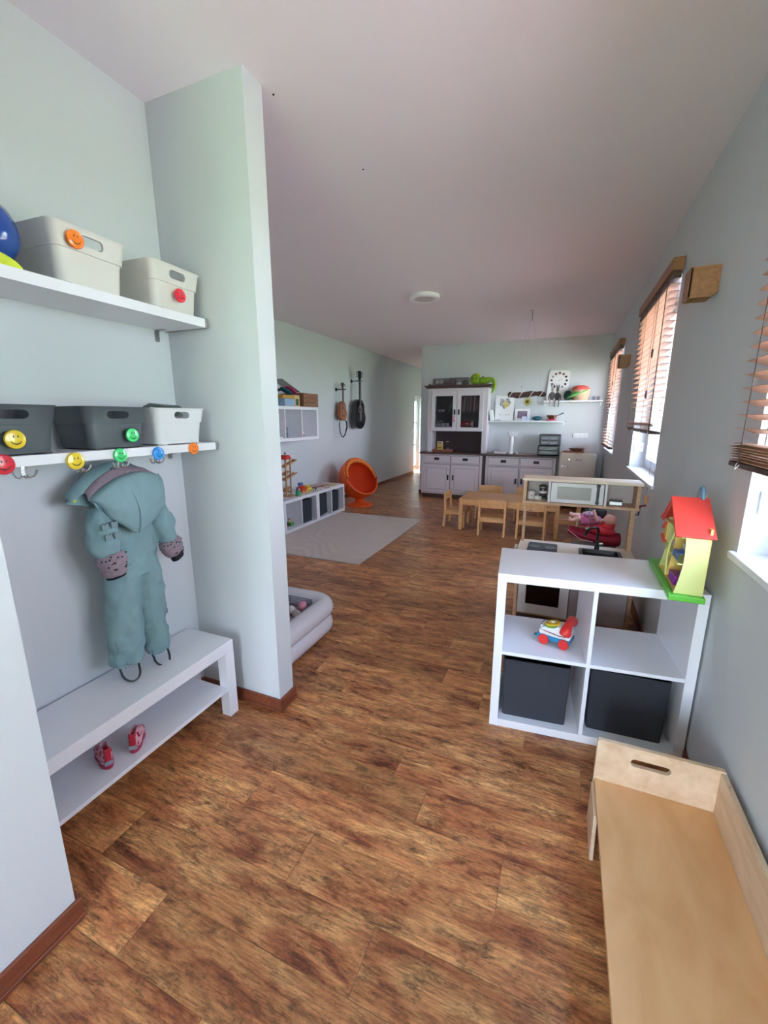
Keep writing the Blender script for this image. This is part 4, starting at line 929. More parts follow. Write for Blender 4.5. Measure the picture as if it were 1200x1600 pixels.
# ================================================================== HUTCH AND SIDEBOARD
HW = pm('cabinet_white', 'D3CCD2', .5, var=.03, vs=8); INN = pm('cabinet_inside', '3A2A2C', .7)
IRON = pm('black_iron', '1C1718', .45, .3)
def cabinet(name, label, x0, x1, y0, legs=.06):
    t = thing(name, label, 'cabinet', ((x0 + x1) / 2, (y0 + YF) / 2, 0)); w = (x1 - x0) / 2; d = (YF - y0) / 2 - .004
    MB().box(-w, w, -d, d, .075, .750).build('carcass', HW, t, bev=.003)
    MB().box(-w + .02, w - .02, -d + .02, d, 0, .075).build('plinth', DARKWOOD, t)
    MB().box(-w - .03, w + .03, -d - .03, d, .750, .778).build('worktop', DARKWOOD, t, bev=.004)
    for i, (a, b) in enumerate(((-w + .045, -.012), (.012, w - .045))):
        dr = MB().box(a, b, -d - .018, -d - .003, .610, .725).build('drawer', HW, t, bev=.003)
        mx = (a + b) / 2; MB().box(mx - .042, mx + .042, -d - .027, -d - .018, .652, .694).build('cup_handle', IRON, dr, bev=.003)
        MB().box(a - .005, b + .005, -d - .0025, -d + .001, .100, .585).box(a - .005, b + .005, -d - .0025, -d + .001, .605, .730).build('gap_shadow', pm('gap_brown', '4A3E42', .8), t)
        do = MB().box(a, b, -d - .018, -d - .003, .105, .580).build('door', HW, t, bev=.003)
        MB().prism([(a + .055, .160), (b - .055, .160), (b - .055, .525), (a + .055, .525)], -d - .029, -d - .016, 'y').build('raised_panel', HW, do, bev=.011, seg=1)
        fr = MB()
        for u in ((a + .045, b - .045, .150, .156), (a + .045, b - .045, .529, .535), (a + .045, a + .051, .150, .535), (b - .051, b - .045, .150, .535)): fr.box(u[0], u[1], -d - .026, -d - .0165, u[2], u[3])
        fr.build('panel_moulding', HW, do, bev=.001)
        hx_ = b - .032 if i == 0 else a + .032
        MB().prism(rrect(hx_ - .013, hx_ + .013, .320, .410, .012, 4), -d - .023, -d - .017, 'y').tube([(hx_, -d - .020, .395), (hx_, -d - .038, .375), (hx_, -d - .038, .345), (hx_, -d - .022, .330)], .006, 8).build('door_handle', IRON, do)
    return t, w, d
HX0, HX1 = -2.245, -1.215
cabinet('hutch_base', 'white farmhouse base cabinet carrying the glazed hutch', HX0, HX1, 6.955)
cabinet('sideboard', 'white farmhouse sideboard between the hutch and the fridge', -1.155, -.105, 6.925)
UX0, UX1, UY0 = -2.175, -1.185, 7.035
t = thing('glazed_hutch', 'white upper hutch with two glass doors and dark brown niche', 'cabinet', ((UX0 + UX1) / 2, (UY0 + YF) / 2, .7785))
w = (UX1 - UX0) / 2; d = (YF - UY0) / 2 - .004; Z = .7785
for s in (-1, 1): MB().box(s * w - (.075 if s > 0 else 0), s * w + (0 if s > 0 else .075), -d, d, 0, 1.815 - Z).build('side_panel', HW, t, bev=.003)
MB().box(-w + .075, w - .075, d - .012, d, 0, 1.815 - Z).build('back_panel', INN, t)
MB().box(-w + .075, w - .075, -d, d - .012, 1.135 - Z, 1.155 - Z).build('niche_top', HW, t)
MB().box(-w + .075, w - .075, -d + .03, d - .012, 1.425 - Z, 1.440 - Z).build('inner_shelf', INN, t)
MB().box(-w + .075, w - .075, -d, d - .012, 1.765 - Z, 1.815 - Z).build('top_panel', HW, t)
MB().box(-.014, .014, -d, -d + .02, 1.155 - Z, 1.765 - Z).build('centre_post', HW, t, bev=.002)
cor = MB()
for i, (e, z0, z1) in enumerate(((.015, 1.815, 1.825), (.03, 1.825, 1.838), (.05, 1.838, 1.862))): cor.box(-w - e, w + e, -d - e, d, z0 - Z, z1 - Z)
cor.build('cornice', DARKWOOD, t, bev=.003)
for i, (a, b) in enumerate(((-w + .068, -.006), (.006, w - .068))):
    a0, b0 = a, b; z0, z1 = 1.128 - Z, 1.768 - Z
    do = MB().plate([(a0, z0), (b0, z0), (b0, z1), (a0, z1)], [[(a0 + .062, z0 + .062), (b0 - .062, z0 + .062), (b0 - .062, z1 - .075), (a0 + .062, z1 - .075)]], -d - .018, -d, 'y').build('glass_door', HW, t, bev=.002, seg=1)
    MB().box(a0 + .058, b0 - .058, -d - .009, -d - .006, z0 + .058, z1 - .071).build('pane', glass_mat('cabinet_glass', (.8, .8, .82)), do)
    hx_ = b0 - .030 if i == 0 else a0 + .030
    MB().prism(rrect(hx_ - .012, hx_ + .012, 1.395 - Z, 1.480 - Z, .011, 4), -d - .022, -d - .018, 'y').tube([(hx_, -d - .020, 1.465 - Z), (hx_, -d - .036, 1.45 - Z), (hx_, -d - .036, 1.42 - Z), (hx_, -d - .022, 1.405 - Z)], .005, 8).build('door_handle', IRON, do)
# contents behind the glass: books upright on the right, crockery on the left
rnd = random.Random(11); x = -1.625; i = 0
cols = ['8A5058', 'B9B2A8', '7A4C50', '9B7B78', '5E5A66', 'A89A98', '8B3C46', 'C0B8B4', '6B5E5A', '94646A']
while x < -1.36:
    bw = rnd.uniform(.012, .022); bh = rnd.uniform(.21, .27); tl = R(rnd.uniform(4, 9)) if i % 3 else R(2)
    o = MB().box(-bw / 2, bw / 2, -.07, .07, 0, bh).build('book', pm('book_%s' % cols[i % 10], cols[i % 10], .7), None, (x + .006 + bh * math.sin(tl) * 0, 7.20, 1.4425 + abs(math.sin(tl)) * bw / 2), bev=.001)
    o.rotation_euler.y = tl * .6; tag(o, 'thin book leaning in the row behind the right glass door', 'book', 'books behind the right glass door of the hutch'); x += bw + .009; i += 1
CK = pm('porcelain', 'BDB8B2', .3)
def crock(name, label, cat, loc, prof, mat=CK, grp=None):
    return tag(MB().lathe(prof, n=20).build(name, mat, None, loc), label, cat, grp)
cupp = [(.018, 0), (.028, .01), (.032, .04), (.029, .04), (.025, .012)]
for q, xx in enumerate((-2.005, -1.945)): crock('teacup', 'white cup on the upper shelf behind the left glass door, %s one' % ('left', 'right')[q], 'cup', (xx, 7.16, 1.4405), cupp)
for q in range(3): crock('bowl', 'pale bowl in the stack at the left glass door, %s' % ('bottom', 'middle', 'top')[q], 'bowl', (-2.02, 7.17, 1.1555 + q * .028 + .0), [(.03, 0), (.055, .02), (.06, .04), (.056, .04), (.028, .006)])
for q, (xx, zz) in enumerate(((-1.93, 0), (-1.87, 0))): crock('drinking_glass', 'tall pale glass behind the left glass door, %s one' % ('left', 'right')[q], 'glass', (xx, 7.15 + q * .02, 1.1555), [(.024, 0), (.028, .10), (.025, .10), (.022, .01)])
crock('sugar_jar', 'short white jar at the lower right behind the left glass door', 'jar', (-1.815, 7.13, 1.1555), [(.03, 0), (.034, .03), (.030, .055), (.012, .06)])
for q, zz in enumerate((.16, .17, .18, .19)): crock('plate', 'pale plate in the stack on the lower left shelf of the hutch, %s' % ('lowest', 'second', 'third', 'top')[q], 'plate', (-1.95, 7.21, 1.2557 + q * .008) if False else (-2.02, 7.17, 1.257 + q * .009), [(.03, 0), (.07, .012), (.067, .014), (.03, .003)])
tag(MB().prism([(0, 0), (.05, 0), (.085, .17), (.06, .19), (.02, .10)], -.01, .01, 'y').build('bottle_bag', pm('green_card', '4C6B50', .6), None, (-1.87, 7.20, 1.4405), bev=.003), 'dark green pouch on the upper shelf behind the left glass door', 'pouch')
t = thing('toy_tin', 'red tin with white spot lying behind the right glass door', 'tin', (-1.53, 7.17, 1.2475), R(4))
M_ = Matrix.Rotation(R(90), 4, 'Y')
MB().lathe([(.042, -.10), (.045, -.095), (.045, .095), (.042, .10)], n=24, M=M_).build('can', pm('tin_red', 'A8262C', .35), t)
MB().ell((0, -.044, .004), (.018, .003, .014), 12).build('spot', MUGW, t); MB().lathe([(.046, .07), (.047, .075), (.047, .10), (.046, .102)], n=24, M=M_).build('lid', MUGW, t)
tag(MB().box(-.10, .10, -.06, .06, 0, .045).build('game_box', pm('navy_card', '2E3448', .6), None, (-1.53, 7.17, 1.1555), bev=.002), 'dark blue box under the red tin behind the right glass door', 'box')
tag(MB().ell((0, 0, 0), (.035, .03, .028), 14).build('red_ball', pm('tin_red', 'A8262C', .35), None, (-1.615, 7.09, 1.184)), 'small red ball at the lower left behind the right glass door', 'ball')
# pink plush hanging on the left door handle
t = thing('pink_plush', 'small pink plush pendant hanging from the left glass door handle', 'plush', (-1.712, 6.982, 1.395))
PKM = pm('pink_plush_fur', 'C89AA8', .95, bump=.5, bs=200); MB().ell((0, 0, -.075), (.030, .016, .034), 14).ell((-.012, 0, -.035), (.018, .012, .018), 12).ell((.012, -.002, -.035), (.014, .010, .016), 12).build('body', PKM, t)
MB().cyl((0, 0, 0), (0, 0, -.03), .0012, n=6).build('cord', PKM, t)
for s in (-1, 1): MB().ell((s * .014, 0, -.112), (.008, .008, .012), 8).build('leg', PKM, t)
# tray, tea packet and small teapot in the niche
t = thing('wooden_tray', 'small reddish wooden tray standing in the hutch niche', 'tray', (-1.915, 7.10, .7790))
TRW = wood('tray_wood', '7C4630', '9E6144', (4, 10, 10)); MB().box(-.17, .17, -.045, .055, 0, .012).build('tray_base', TRW, t, bev=.002)
for s in (-1, 1): MB().box(-.17, .17, s * .05 - .004 + .005, s * .05 + .004 + .005, .012, .040).build('tray_side', TRW, t, bev=.002)
for s in (-1, 1): MB().box(s * .166 - .004, s * .166 + .004, -.041, .051, .012, .040).build('tray_end', TRW, t, bev=.002)
t = thing('tea_packet', 'yellow tea packet with cream top standing in the wooden tray', 'packet', (-1.965, 7.10, .7915))
MB().box(-.045, .045, -.022, .022, 0, .160).build('carton', pm('cream_card', 'C9BA98', .6), t, bev=.002)
MB().box(-.0455, .0455, -.0228, -.022, .030, .112).build('yellow_print', pm('tea_yellow', 'C9A23C', .6, var=.3, vs=30), t)
MB().box(-.032, .032, -.0228, -.022, .128, .142).build('name_print', pm('dark_print', '3A3430', .6), t); MB().box(-.036, .036, -.0234, -.0228, .045, .062).build('picture_print', pm('olive_print', '5C5224', .6, var=.4, vs=60), t)
t = thing('toy_teapot', 'tiny pale teapot with dark lid in the wooden tray', 'teapot', (-1.825, 7.10, .7915))
MB().lathe([(.014, 0), (.026, .008), (.028, .020), (.020, .034), (.008, .038)], n=18).build('pot', STEEL, t); MB().ell((0, 0, .046), (.008, .008, .010), 8).build('lid_knob', MUGW, t); MB().tube([(.024, 0, .015), (.040, 0, .028), (.046, 0, .036)], .004, 8).build('spout', STEEL, t)
t = tag(MB().prism(rrect(-.022, .022, -.006, .006, .005, 3), 0, .008, 'y').build('paper_tag', pm('paper', 'E0D8CC', .7), None, (-1.885, 7.28, .94)), 'small pale paper label on the back of the hutch niche beside the tea packet', 'label')
# on top of the hutch
t = thing('glitter_letters_box', 'clear plastic box holding white ornaments on top of the hutch', 'box', (-1.985, 7.16, 1.8625))
CG = glass_mat('clear_plastic', (.88, .88, .88)); MB().box(-.13, .13, -.07, .07, 0, .004).box(-.13, .13, -.07, -.067, .004, .11).box(-.13, .13, .067, .07, .004, .11).box(-.13, -.127, -.067, .067, .004, .11).box(.127, .13, -.067, .067, .004, .11).build('clear_tub', CG, t)
MB().box(-.133, .133, -.073, .073, .110, .116).build('lid', CG, t)
for q, (xx, zz, rr) in enumerate(((-.07, .065, .034), (0.0, .065, .034), (.06, .04, .030), (-.03, .03, .024))): MB().ell((xx, -.02, zz), rr, 14).build('ornament', pm('ornament_white', 'EDEAE8', .4) if q < 2 else pm('ornament_grey', '8E8484', .5), t)
t = thing('clear_toy_box', 'second clear plastic box with grey and pink toys on top of the hutch', 'box', (-1.68, 7.16, 1.8625))
MB().box(-.15, .15, -.07, .07, 0, .004).box(-.15, .15, -.07, -.067, .004, .115).box(-.15, .15, .067, .07, .004, .115).box(-.15, -.147, -.067, .067, .004, .115).box(.147, .15, -.067, .067, .004, .115).build('clear_tub', CG, t)
MB().box(-.153, .153, -.073, .073, .115, .121).build('lid', CG, t)
for q, (xx, zz, hh) in enumerate(((-.12, .005, .09), (-.09, .005, .10))): MB().box(xx - .012, xx + .012, -.05, .03, zz, zz + hh).build('pink_block', pm('dusty_pink', 'A98690', .6), t, bev=.003)
MB().ell((-.01, -.02, .035), (.045, .03, .028), 12).build('white_toy', pm('ornament_white', 'D9D3D0', .4), t); MB().box(-.04, .02, -.03, .01, .065, .10).build('printed_card', pm('card_print', 'B8A8A4', .6, var=.5, vs=60), t)
MB().prism([(.05, .005), (.13, .005), (.135, .05), (.09, .09), (.055, .07)], -.03, .02, 'y').build('grey_toy', pm('ornament_dark', '6C6264', .6), t, bev=.005)
t = tag(MB().prism([(0, 0), (.065, 0), (.065, .008), (.01, .030), (0, .028)], -.10, .06, 'y').build('folder', DARKWOOD, None, (-2.185, 7.17, 1.8625), bev=.003), 'dark flat folder lying at the left end of the hutch top', 'folder')
# green plush caterpillar / snake
t = thing('green_plush', 'lime green plush snake with yellow head draped over the hutch corner', 'plush', (-1.36, 7.13, 1.8645))
GP = pm('lime_plush', '7FA02A', .95, var=.25, vs=30, bump=.6, bs=150); GP2 = pm('yellow_plush', 'B9B52A', .95, var=.2, vs=30, bump=.6, bs=150)
MB().ell((-.06, 0, .085), (.085, .07, .085), 20).build('head', GP, t); MB().ell((-.045, .01, .145), (.060, .05, .032), 16).build('crest', GP2, t)
MB().tube([(0, 0, .06), (.06, -.01, .055), (.12, -.01, .060), (.17, -.02, .075), (.215, -.03, .070), (.245, -.03, .035), (.255, -.03, -.02), (.245, -.03, -.07), (.225, -.03, -.115), (.205, -.03, -.14)], [.045, .052, .050, .040, .032, .030, .028, .024, .015, .005], 14).build('tail', GP, t)
MB().ell((.05, -.02, .085), (.035, .035, .03), 12).ell((.11, -.02, .09), (.028, .03, .028), 12).build('paw', GP, t)
for x_ in (-.085, -.025): MB().ell((x_, -.068, .095), (.009, .006, .011), 10).build('eye', BLACK, t)
for x_ in (-.02, .06): MB().ell((x_, -.01, .12), (.012, .010, .014), 10).build('spike', pm('dark_green_felt', '33401C', .9), t)

# ================================================================== RETRO FRIDGE
FRM = pm('cream_enamel', 'C8BDAE', .22, var=.01, coat=.4)
FX0, FX1, FY0 = -.062, .440, 6.83
t = thing('retro_fridge', 'small cream retro fridge with rounded corners and chrome handle', 'fridge', ((FX0 + FX1) / 2, (FY0 + YF) / 2, 0))
w = (FX1 - FX0) / 2; d = (YF - FY0) / 2 - .01
MB().prism(rrect(-w, w, .04, .838, .045, 8), -d + .055, d, 'y').build('cabinet_body', FRM, t, bev=.006, seg=3)
fd = MB().prism(rrect(-w + .002, w - .002, .045, .832, .048, 8), -d, -d + .050, 'y').build('door', FRM, t, bev=.016, seg=4)
MB().tube([(-.20, -d - .001, .640), (-.19, -d - .03, .642), (-.15, -d - .034, .642), (-.10, -d - .030, .640), (-.085, -d - .02, .638)], [.009, .010, .010, .008, .006], 12).cyl((-.20, -d + .004, .640), (-.20, -d - .012, .640), .016, n=16).build('handle', CHROME, fd)
MB().cyl((-.115, -d + .002, .742), (-.115, -d - .006, .742), .012, n=16).build('lock', CHROME, fd)
txt('name_badge', 'Amica', .036, IRON, fd, (.015, -d - .003, .742), (R(90), 0, 0))
for sx in (-1, 1): MB().cyl((sx * (w - .06), -d + .08, 0), (sx * (w - .06), -d + .08, .045), .018, n=12).build('foot', BLACK, t)
t = tag(MB().box(-.145, .145, -.10, .10, 0, .014).build('cutting_board', TRW, None, (.125, 7.06, .8385), bev=.004), 'flat reddish wooden board lying on top of the fridge', 'board')
t = thing('fruit_basket', 'shallow brown woven basket on the board on the fridge', 'basket', (.165, 7.05, .853))
BSK = wood('brown_wicker', '5E3A28', '8C5A3C', (20, 20, 20)); MB().lathe([(.055, 0), (.095, .022), (.110, .040), (.106, .042), (.09, .026), (.05, .006)], n=28).build('bowl', BSK, t); MB().tube([(.108 * math.cos(R(a)), .108 * math.sin(R(a)), .041) for a in range(0, 360, 15)], .004, 6, closed=True).build('rim', BSK, t)
for a in range(0, 360, 40): MB().ell((.045 * math.cos(R(a)), .045 * math.sin(R(a)), .038), (.020, .016, .013), 10).build('nut', BSK, t)

# ================================================================== ON THE SIDEBOARD
t = thing('drawer_tower', 'black two part plastic stacking box with clear drawers on the sideboard', 'box', (-.225, 7.14, .7785))
CD = pm('smoked_plastic', '2A2C34', .25, var=.25, vs=20)
MB().box(-.165, .150, -.10, .10, 0, .150).build('lower_box', BLACK, t, bev=.012, seg=3); MB().box(-.150, .158, -.105, .095, .150, .318).build('upper_box', BLACK, t, bev=.012, seg=3)
for z0, z1, xo in ((.018, .070, -.008), (.080, .132, -.008), (.165, .220, .004), (.232, .295, .004)):
    dr = MB().box(-.130 + xo, .125 + xo, -.112, -.098, z0, z1).build('drawer', CD, t, bev=.004)
    if z0 > .15:
        for q in range(2): MB().box(-.115 + xo + q * .125, -.02 + xo + q * .125, -.1145, -.112, z0 + .012, z0 + .030).build('drawer_label', pm('pale_ink', '7E8290', .5, var=.6, vs=80), dr)
t = thing('paper_roll_post', 'tall slim white tube standing on the sideboard before the socket', 'tube', (-.80, 7.16, .7785))
MB().lathe([(.042, 0), (.042, .004), (.034, .008), (.034, .275), (.030, .278)], n=24).build('tube', PVC, t)
tag(MB().lathe([(.014, 0), (.016, .004), (.012, .03), (.006, .036)], n=16).build('small_bottle', PVC, None, (-.70, 7.12, .7785)), 'tiny white bottle right of the white tube on the sideboard', 'bottle')
t = thing('power_cable', 'white extension lead curled at the left end of the sideboard', 'cable', (-1.03, 7.15, .7785))
MB().box(-.03, .16, -.035, .01, 0, .026).build('socket_strip', PVC, t, bev=.004); MB().tube([(-.03, -.01, .012), (-.08, .02, .03), (-.04, .05, .05), (.03, .04, .055), (.07, .06, .03), (.02, .07, .006), (-.09, .07, .006), (-.10, .0, .006)], .004, 8).build('cable', pm('grey_cable', '9A9AA0', .5), t)
tag(MB().box(-.16, .16, -.07, .05, 0, .005).build('place_mat', pm('beige_mat', 'B9AAA0', .7), None, (-.56, 7.10, .7785)), 'thin beige mat lying on the sideboard left of the black box', 'mat')

# ================================================================== FAR WALL SHELVES
def wshelf(label, x0, x1, z, d=.18):
    t = thing('wall_shelf', label, 'shelf', ((x0 + x1) / 2, YF, z)); w = (x1 - x0) / 2
    MB().box(-w, w, -d, -.001, -.022, 0).build('board', WHITE, t, bev=.002)
    for s in (-1, 1):
        MB().box(s * w - .004, s * w + .004, -d - .001, -.0005, -.023, .001).build('end_cap', pm('grey_end_cap', '8B8A88', .5), t)
        MB().box(s * (w - .02) - .011, s * (w - .02) + .011, -.005, -.001, -.075, -.022).box(s * (w - .02) - .011, s * (w - .02) + .011, -.06, -.001, -.025, -.022).build('bracket', PVC, t)
wshelf('lower white shelf on the far wall with pictures and saucepan', -1.235, -.03, 1.300)
wshelf('upper white shelf on the far wall with clock board and basket', -.365, .462, 1.600)
SY = YF - .10
t = thing('heart_picture', 'tall white canvas with grey and yellow dotted heart leaning on the shelf', 'picture', (-.955, SY + .045, 1.3005)); t.rotation_euler.x = R(-5)
MB().box(-.145, .145, -.008, .008, 0, .395).build('canvas', PVC, t, bev=.002)
rnd = random.Random(5); i = 0
for q in range(160):
    x_ = rnd.uniform(-1.2, 1.2); y_ = rnd.uniform(-1.2, 1.25)
    if (x_ * x_ + y_ * y_ - 1) ** 3 - x_ * x_ * y_ ** 3 < 0:
        yl = (x_ - .25) ** 2 + (y_ + .0) ** 2 < .45
        MB().prism(circ(x_ * .072, .255 + y_ * .068, rnd.uniform(.007, .013), 10), -.0092 - .0001 * (i % 5), -.008, 'y').build('heart_dot', pm(('dot_yellow', 'dot_gold', 'dot_grey', 'dot_slate')[(0 if yl else 2) + i % 2], ('E0CE6A', 'CDB96A', 'A8A4A8', '84828A')[(0 if yl else 2) + i % 2], .6), t); i += 1
for q, (x_, ch_) in enumerate(((-.07, '4'), (-.03, 'l'), (.03, 'w'), (.07, 'd'))): txt('letter', ch_, .034, pm('dark_print', '3A3430', .6), t, (x_, -.0085, .095), (R(90), 0, 0), .0004)
t = thing('photo_frame', 'small white photo frame with purple patterned picture on the lower shelf', 'picture', (-.672, SY + .03, 1.3005)); t.rotation_euler.x = R(-6)
fr = MB().plate([(-.115, 0), (.115, 0), (.115, .185), (-.115, .185)], [[(-.075, .035), (.075, .035), (.075, .150), (-.075, .150)]], -.010, .006, 'y').build('frame', PVC, t)
MB().box(-.078, .078, -.002, .0, .032, .153).build('photo', pm('purple_photo', '7C6A80', .5, var=.9, vs=45), t)
t = thing('paper_box', 'low pale blue box standing before the photo frame', 'box', (-.625, SY - .05, 1.3005))
MB().box(-.040, .025, -.02, .02, 0, .066).box(.030, .072, -.02, .02, 0, .066).build('carton', pm('pale_blue_card', 'C4D2EA', .5), t, bev=.003)
t = thing('teal_bowl', 'glossy dark teal enamel pot lying on the lower shelf', 'bowl', (-.445, SY - .02, 1.3005))
TE = pm('teal_enamel', '1D5866', .18, coat=.6); MB().ell((0, 0, .037), (.078, .060, .036), 22).build('pot', TE, t)
t = thing('toy_saucepan', 'steel toy saucepan with long handle standing on a pink pad', 'saucepan', (-.225, SY - .02, 1.322))
CO = pm('copper_steel', 'A87A66', .25, .9); MB().lathe([(.040, 0), (.060, .012), (.074, .045), (.078, .062), (.073, .062), (.068, .045), (.03, .008)], n=28).build('pan', CO, t)
MB().tube([(.070, 0, .054), (.10, -.005, .066), (.13, -.01, .080), (.165, -.012, .098)], [.005, .006, .007, .009], 8).build('handle', pm('dark_graphite', '2E3034', .3, .6), t)
tag(MB().lathe([(.070, 0), (.076, .004), (.076, .014), (.065, .021)], n=24).build('pink_pad', pm('hot_pink', 'D8456C', .5), None, (-.235, SY - .02, 1.3005)), 'flat hot pink pad under the steel saucepan', 'pad')
t = thing('white_book', 'white ring binder leaning against the hutch on the lower shelf', 'binder', (-1.125, SY - .02, 1.3015))
M_ = Matrix.Rotation(R(-10), 4, 'Y'); MB().box(-.025, .02, -.07, .07, .004, .165, M_).build('cover', PVC, t, bev=.003)
tag(MB().tube([(-.05, 0, .006), (0, -.01, .012), (.05, 0, .006)], [.004, .010, .004], 8, flat=.5).build('dark_shape', IRON, None, (-1.03, SY - .06, 1.2995)), 'small dark curved ornament lying before the heart picture', 'ornament')
# calendar board with ring of dots
t = thing('clock_board', 'white learning clock board with a ring of dark red and green discs', 'board', (-.185, SY + .065, 1.765)); t.rotation_euler.x = R(-3); t.rotation_euler.y = R(2)
t.location.z = 1.6005
MB().prism(rrect(-.150, .150, 0, .455, .045, 6), -.006, .006, 'y').build('board', PVC, t, bev=.003)
hues = ['5A1820', '6A1E24', '3A1A24', '1F2A2C', '1C2A30', '8A9090', '1F4A4C', '14282C', '6E6A5A', '5C4438', '9A9A9A', '7A2A30', '8A3A38', '7A4A48']
for q in range(12):
    a = R(90 - q * 30); MB().prism(circ(.005 + .108 * math.cos(a), .305 + .108 * math.sin(a), .0165, 14), -.0085, -.006, 'y').build('disc', pm('disc_%d' % q, hues[q], .5), t)
MB().tube([(-.01, -.008, .30), (.02, -.008, .315), (.05, -.008, .325)], .003, 6).build('pointer', pm('disc_5', hues[5], .5), t)
# basket with red and green cloth
t = thing('raffia_basket', 'round pale woven basket with red cloth on the upper far shelf', 'basket', (.145, SY, 1.6005))
RAF = wood('raffia', 'B4977C', 'D8C0A2', (2, 2, 40)); MB().lathe([(.098, 0), (.112, .03), (.125, .09), (.132, .150), (.126, .150), (.118, .09), (.092, .006)], n=30).build('basket_body', RAF, t)
for z_ in (.03, .06, .09, .12, .148): MB().tube([((.112 + z_ * .13) * math.cos(R(a)), (.112 + z_ * .13) * math.sin(R(a)), z_) for a in range(0, 360, 15)], .004, 6, closed=True).build('coil', RAF, t)
MB().ell((.0, 0, .165), (.120, .10, .055), 20).build('red_cloth', pm('coral_cloth', 'DE5A50', .8, var=.06, vs=10, bump=.3, bs=40), t)
tag(MB().loft([[Vector((x, -.10 - .01 * math.sin(k), z0 + (z1 - z0) * k / 5)) for k in range(6)] + [Vector((x, -.085, z1 - (z1 - z0) * k / 5)) for k in range(6)] for x, z0, z1 in ((-.175, .028, .040), (-.12, .045, .085), (-.06, .07, .13), (0, .09, .15), (.06, .125, .150), (.09, .142, .150))]).build('green_leaf_cloth', pm('leaf_green', '4E9A4E', .8, var=.15, vs=15), None, (.145, SY - .02, 1.6005)), 'bright green felt leaf draped over the front of the basket', 'cloth')
tag(MB().ell((0, 0, .075), (.055, .04, .075), 18).build('green_pouch', pm('dark_green_cloth', '22463C', .85, var=.2, vs=20), None, (-.03, SY + .0, 1.6005)), 'dark green cloth pouch left of the basket on the upper far shelf', 'pouch')
for q, xx in enumerate((.330, .392)): tag(MB().lathe([(.020, 0), (.023, .004), (.025, .055), (.022, .055), (.019, .006)], n=18).build('tealight_glass', glass_mat('tumbler_glass', (.82, .82, .86)), None, (xx, SY - .02, 1.6005)), 'small clear glass at the right end of the far shelf, %s one' % ('left', 'right')[q], 'glass')

# ================================================================== MOBILE: branch with flower and donkeys hanging from the ceiling
MX, MY = -.466, 5.38
t = thing('branch_mobile', 'brown branch wound with white cord hanging from the ceiling by threads', 'mobile', (MX, MY, ZC))
BK = pm('branch_bark', '4A3430', .9, var=.3, vs=40, bump=.8, bs=60); WT = pm('white_cord', 'D8D0CC', .8)
zb = 1.612 - ZC
rg = []
bx_ = [(-.212, .016), (-.195, .034), (-.15, .028), (-.10, .036), (-.05, .030), (0, .034), (.06, .032), (.11, .024), (.15, .032), (.195, .026), (.215, .012)]
MB().tube([(x, 0, zb + .008 * math.sin(x * 18)) for x, r in bx_], [r for x, r in bx_], 14).build('branch', BK, t)
for x in (-.175, -.06, .055, .165): MB().tube([(x + .03 * math.cos(R(a)) * .8, .038 * math.sin(R(a)), zb + .038 * math.cos(R(a))) for a in range(0, 360, 30)], .005, 6, closed=True).build('cord_wrap', WT, t)
TH = pm('thread', 'B8ACA8', .8)
for x in (-.17, -.06, .16): MB().cyl((x, 0, zb + .03), (0, 0, -.02), .0008, n=5).build('thread', TH, t)
MB().tube([(-.02, 0, -.012), (0, 0, -.004), (.01, 0, -.01), (.008, 0, -.04), (.006, 0, -.12)], .0022, 6).build('ceiling_hook', IRON, t)
MB().ell((-.06, 0, zb + .085), .006, 8).build('bead', BK, t)
fl_ = thing('yellow_flower_pendant', 'dried yellow flower hanging below the branch mobile', 'flower', (MX + .015, MY, 1.530))
for q in range(12):
    a = 2 * math.pi * q / 12; MB().ell((.032 * math.cos(a), -.004, .032 * math.sin(a)), (.020, .005, .008), 8, Matrix.Rotation(-a, 4, 'Y')).build('petal', pm('dry_yellow', 'B3A23A', .8, var=.25, vs=40), fl_)
MB().ell((0, -.006, 0), (.020, .014, .020), 12).build('flower_head', pm('flower_olive', '6E6420', .9), fl_); MB().cyl((0, 0, .02), (0, 0, .06), .001, n=5).build('thread', TH, fl_)
def animal(label, loc, cols_, rz):
    t = thing('felt_donkey', label, 'plush', loc, rz)
    m1 = pm('felt_' + cols_[0], cols_[0], .95, var=.25, vs=30); m2 = pm('felt_' + cols_[1], cols_[1], .9)
    MB().ell((0, 0, 0), (.030, .022, .050), 14).build('torso', m1, t)
    MB().ell((0, -.006, .075), (.016, .016, .032), 12).build('head', m2, t)
    for s in (-1, 1):
        MB().ell((s * .012, .0, .115), (.006, .004, .022), 8).build('ear', m1, t)
        MB().tube([(s * .018, 0, -.035), (s * .022, -.004, -.075), (s * .020, -.004, -.115)], [.008, .0055, .006], 8).build('leg', m2, t)
        MB().tube([(s * .026, 0, .025), (s * .040, -.004, -.01), (s * .036, -.006, -.045)], [.008, .006, .006], 8).build('arm', m1, t)
    MB().cyl((0, 0, .13), (0, .0, .145), .001, n=5).build('thread', TH, t)
animal('grey and cream felt donkey hanging at the right end of the branch', (-.185, MY - .01, 1.590), ('6E6266', 'C4B4B0'), R(10))
animal('dark grey felt donkey hanging furthest right beside the branch', (-.130, MY + .02, 1.585), ('565458', '7E746E'), R(-15))

# ceiling lamp
t = thing('ceiling_lamp', 'flat round white ceiling lamp', 'lamp', (-1.41, 4.37, ZC))
MB().lathe([(.150, 0), (.150, -.030), (.140, -.038), (.132, -.034)], n=48).build('rim', PVC, t); MB().lathe([(.133, -.030), (.10, -.034), (.02, -.036)], n=48).build('diffuser', pm('lamp_diffuser', 'C9C2BE', .5), t)
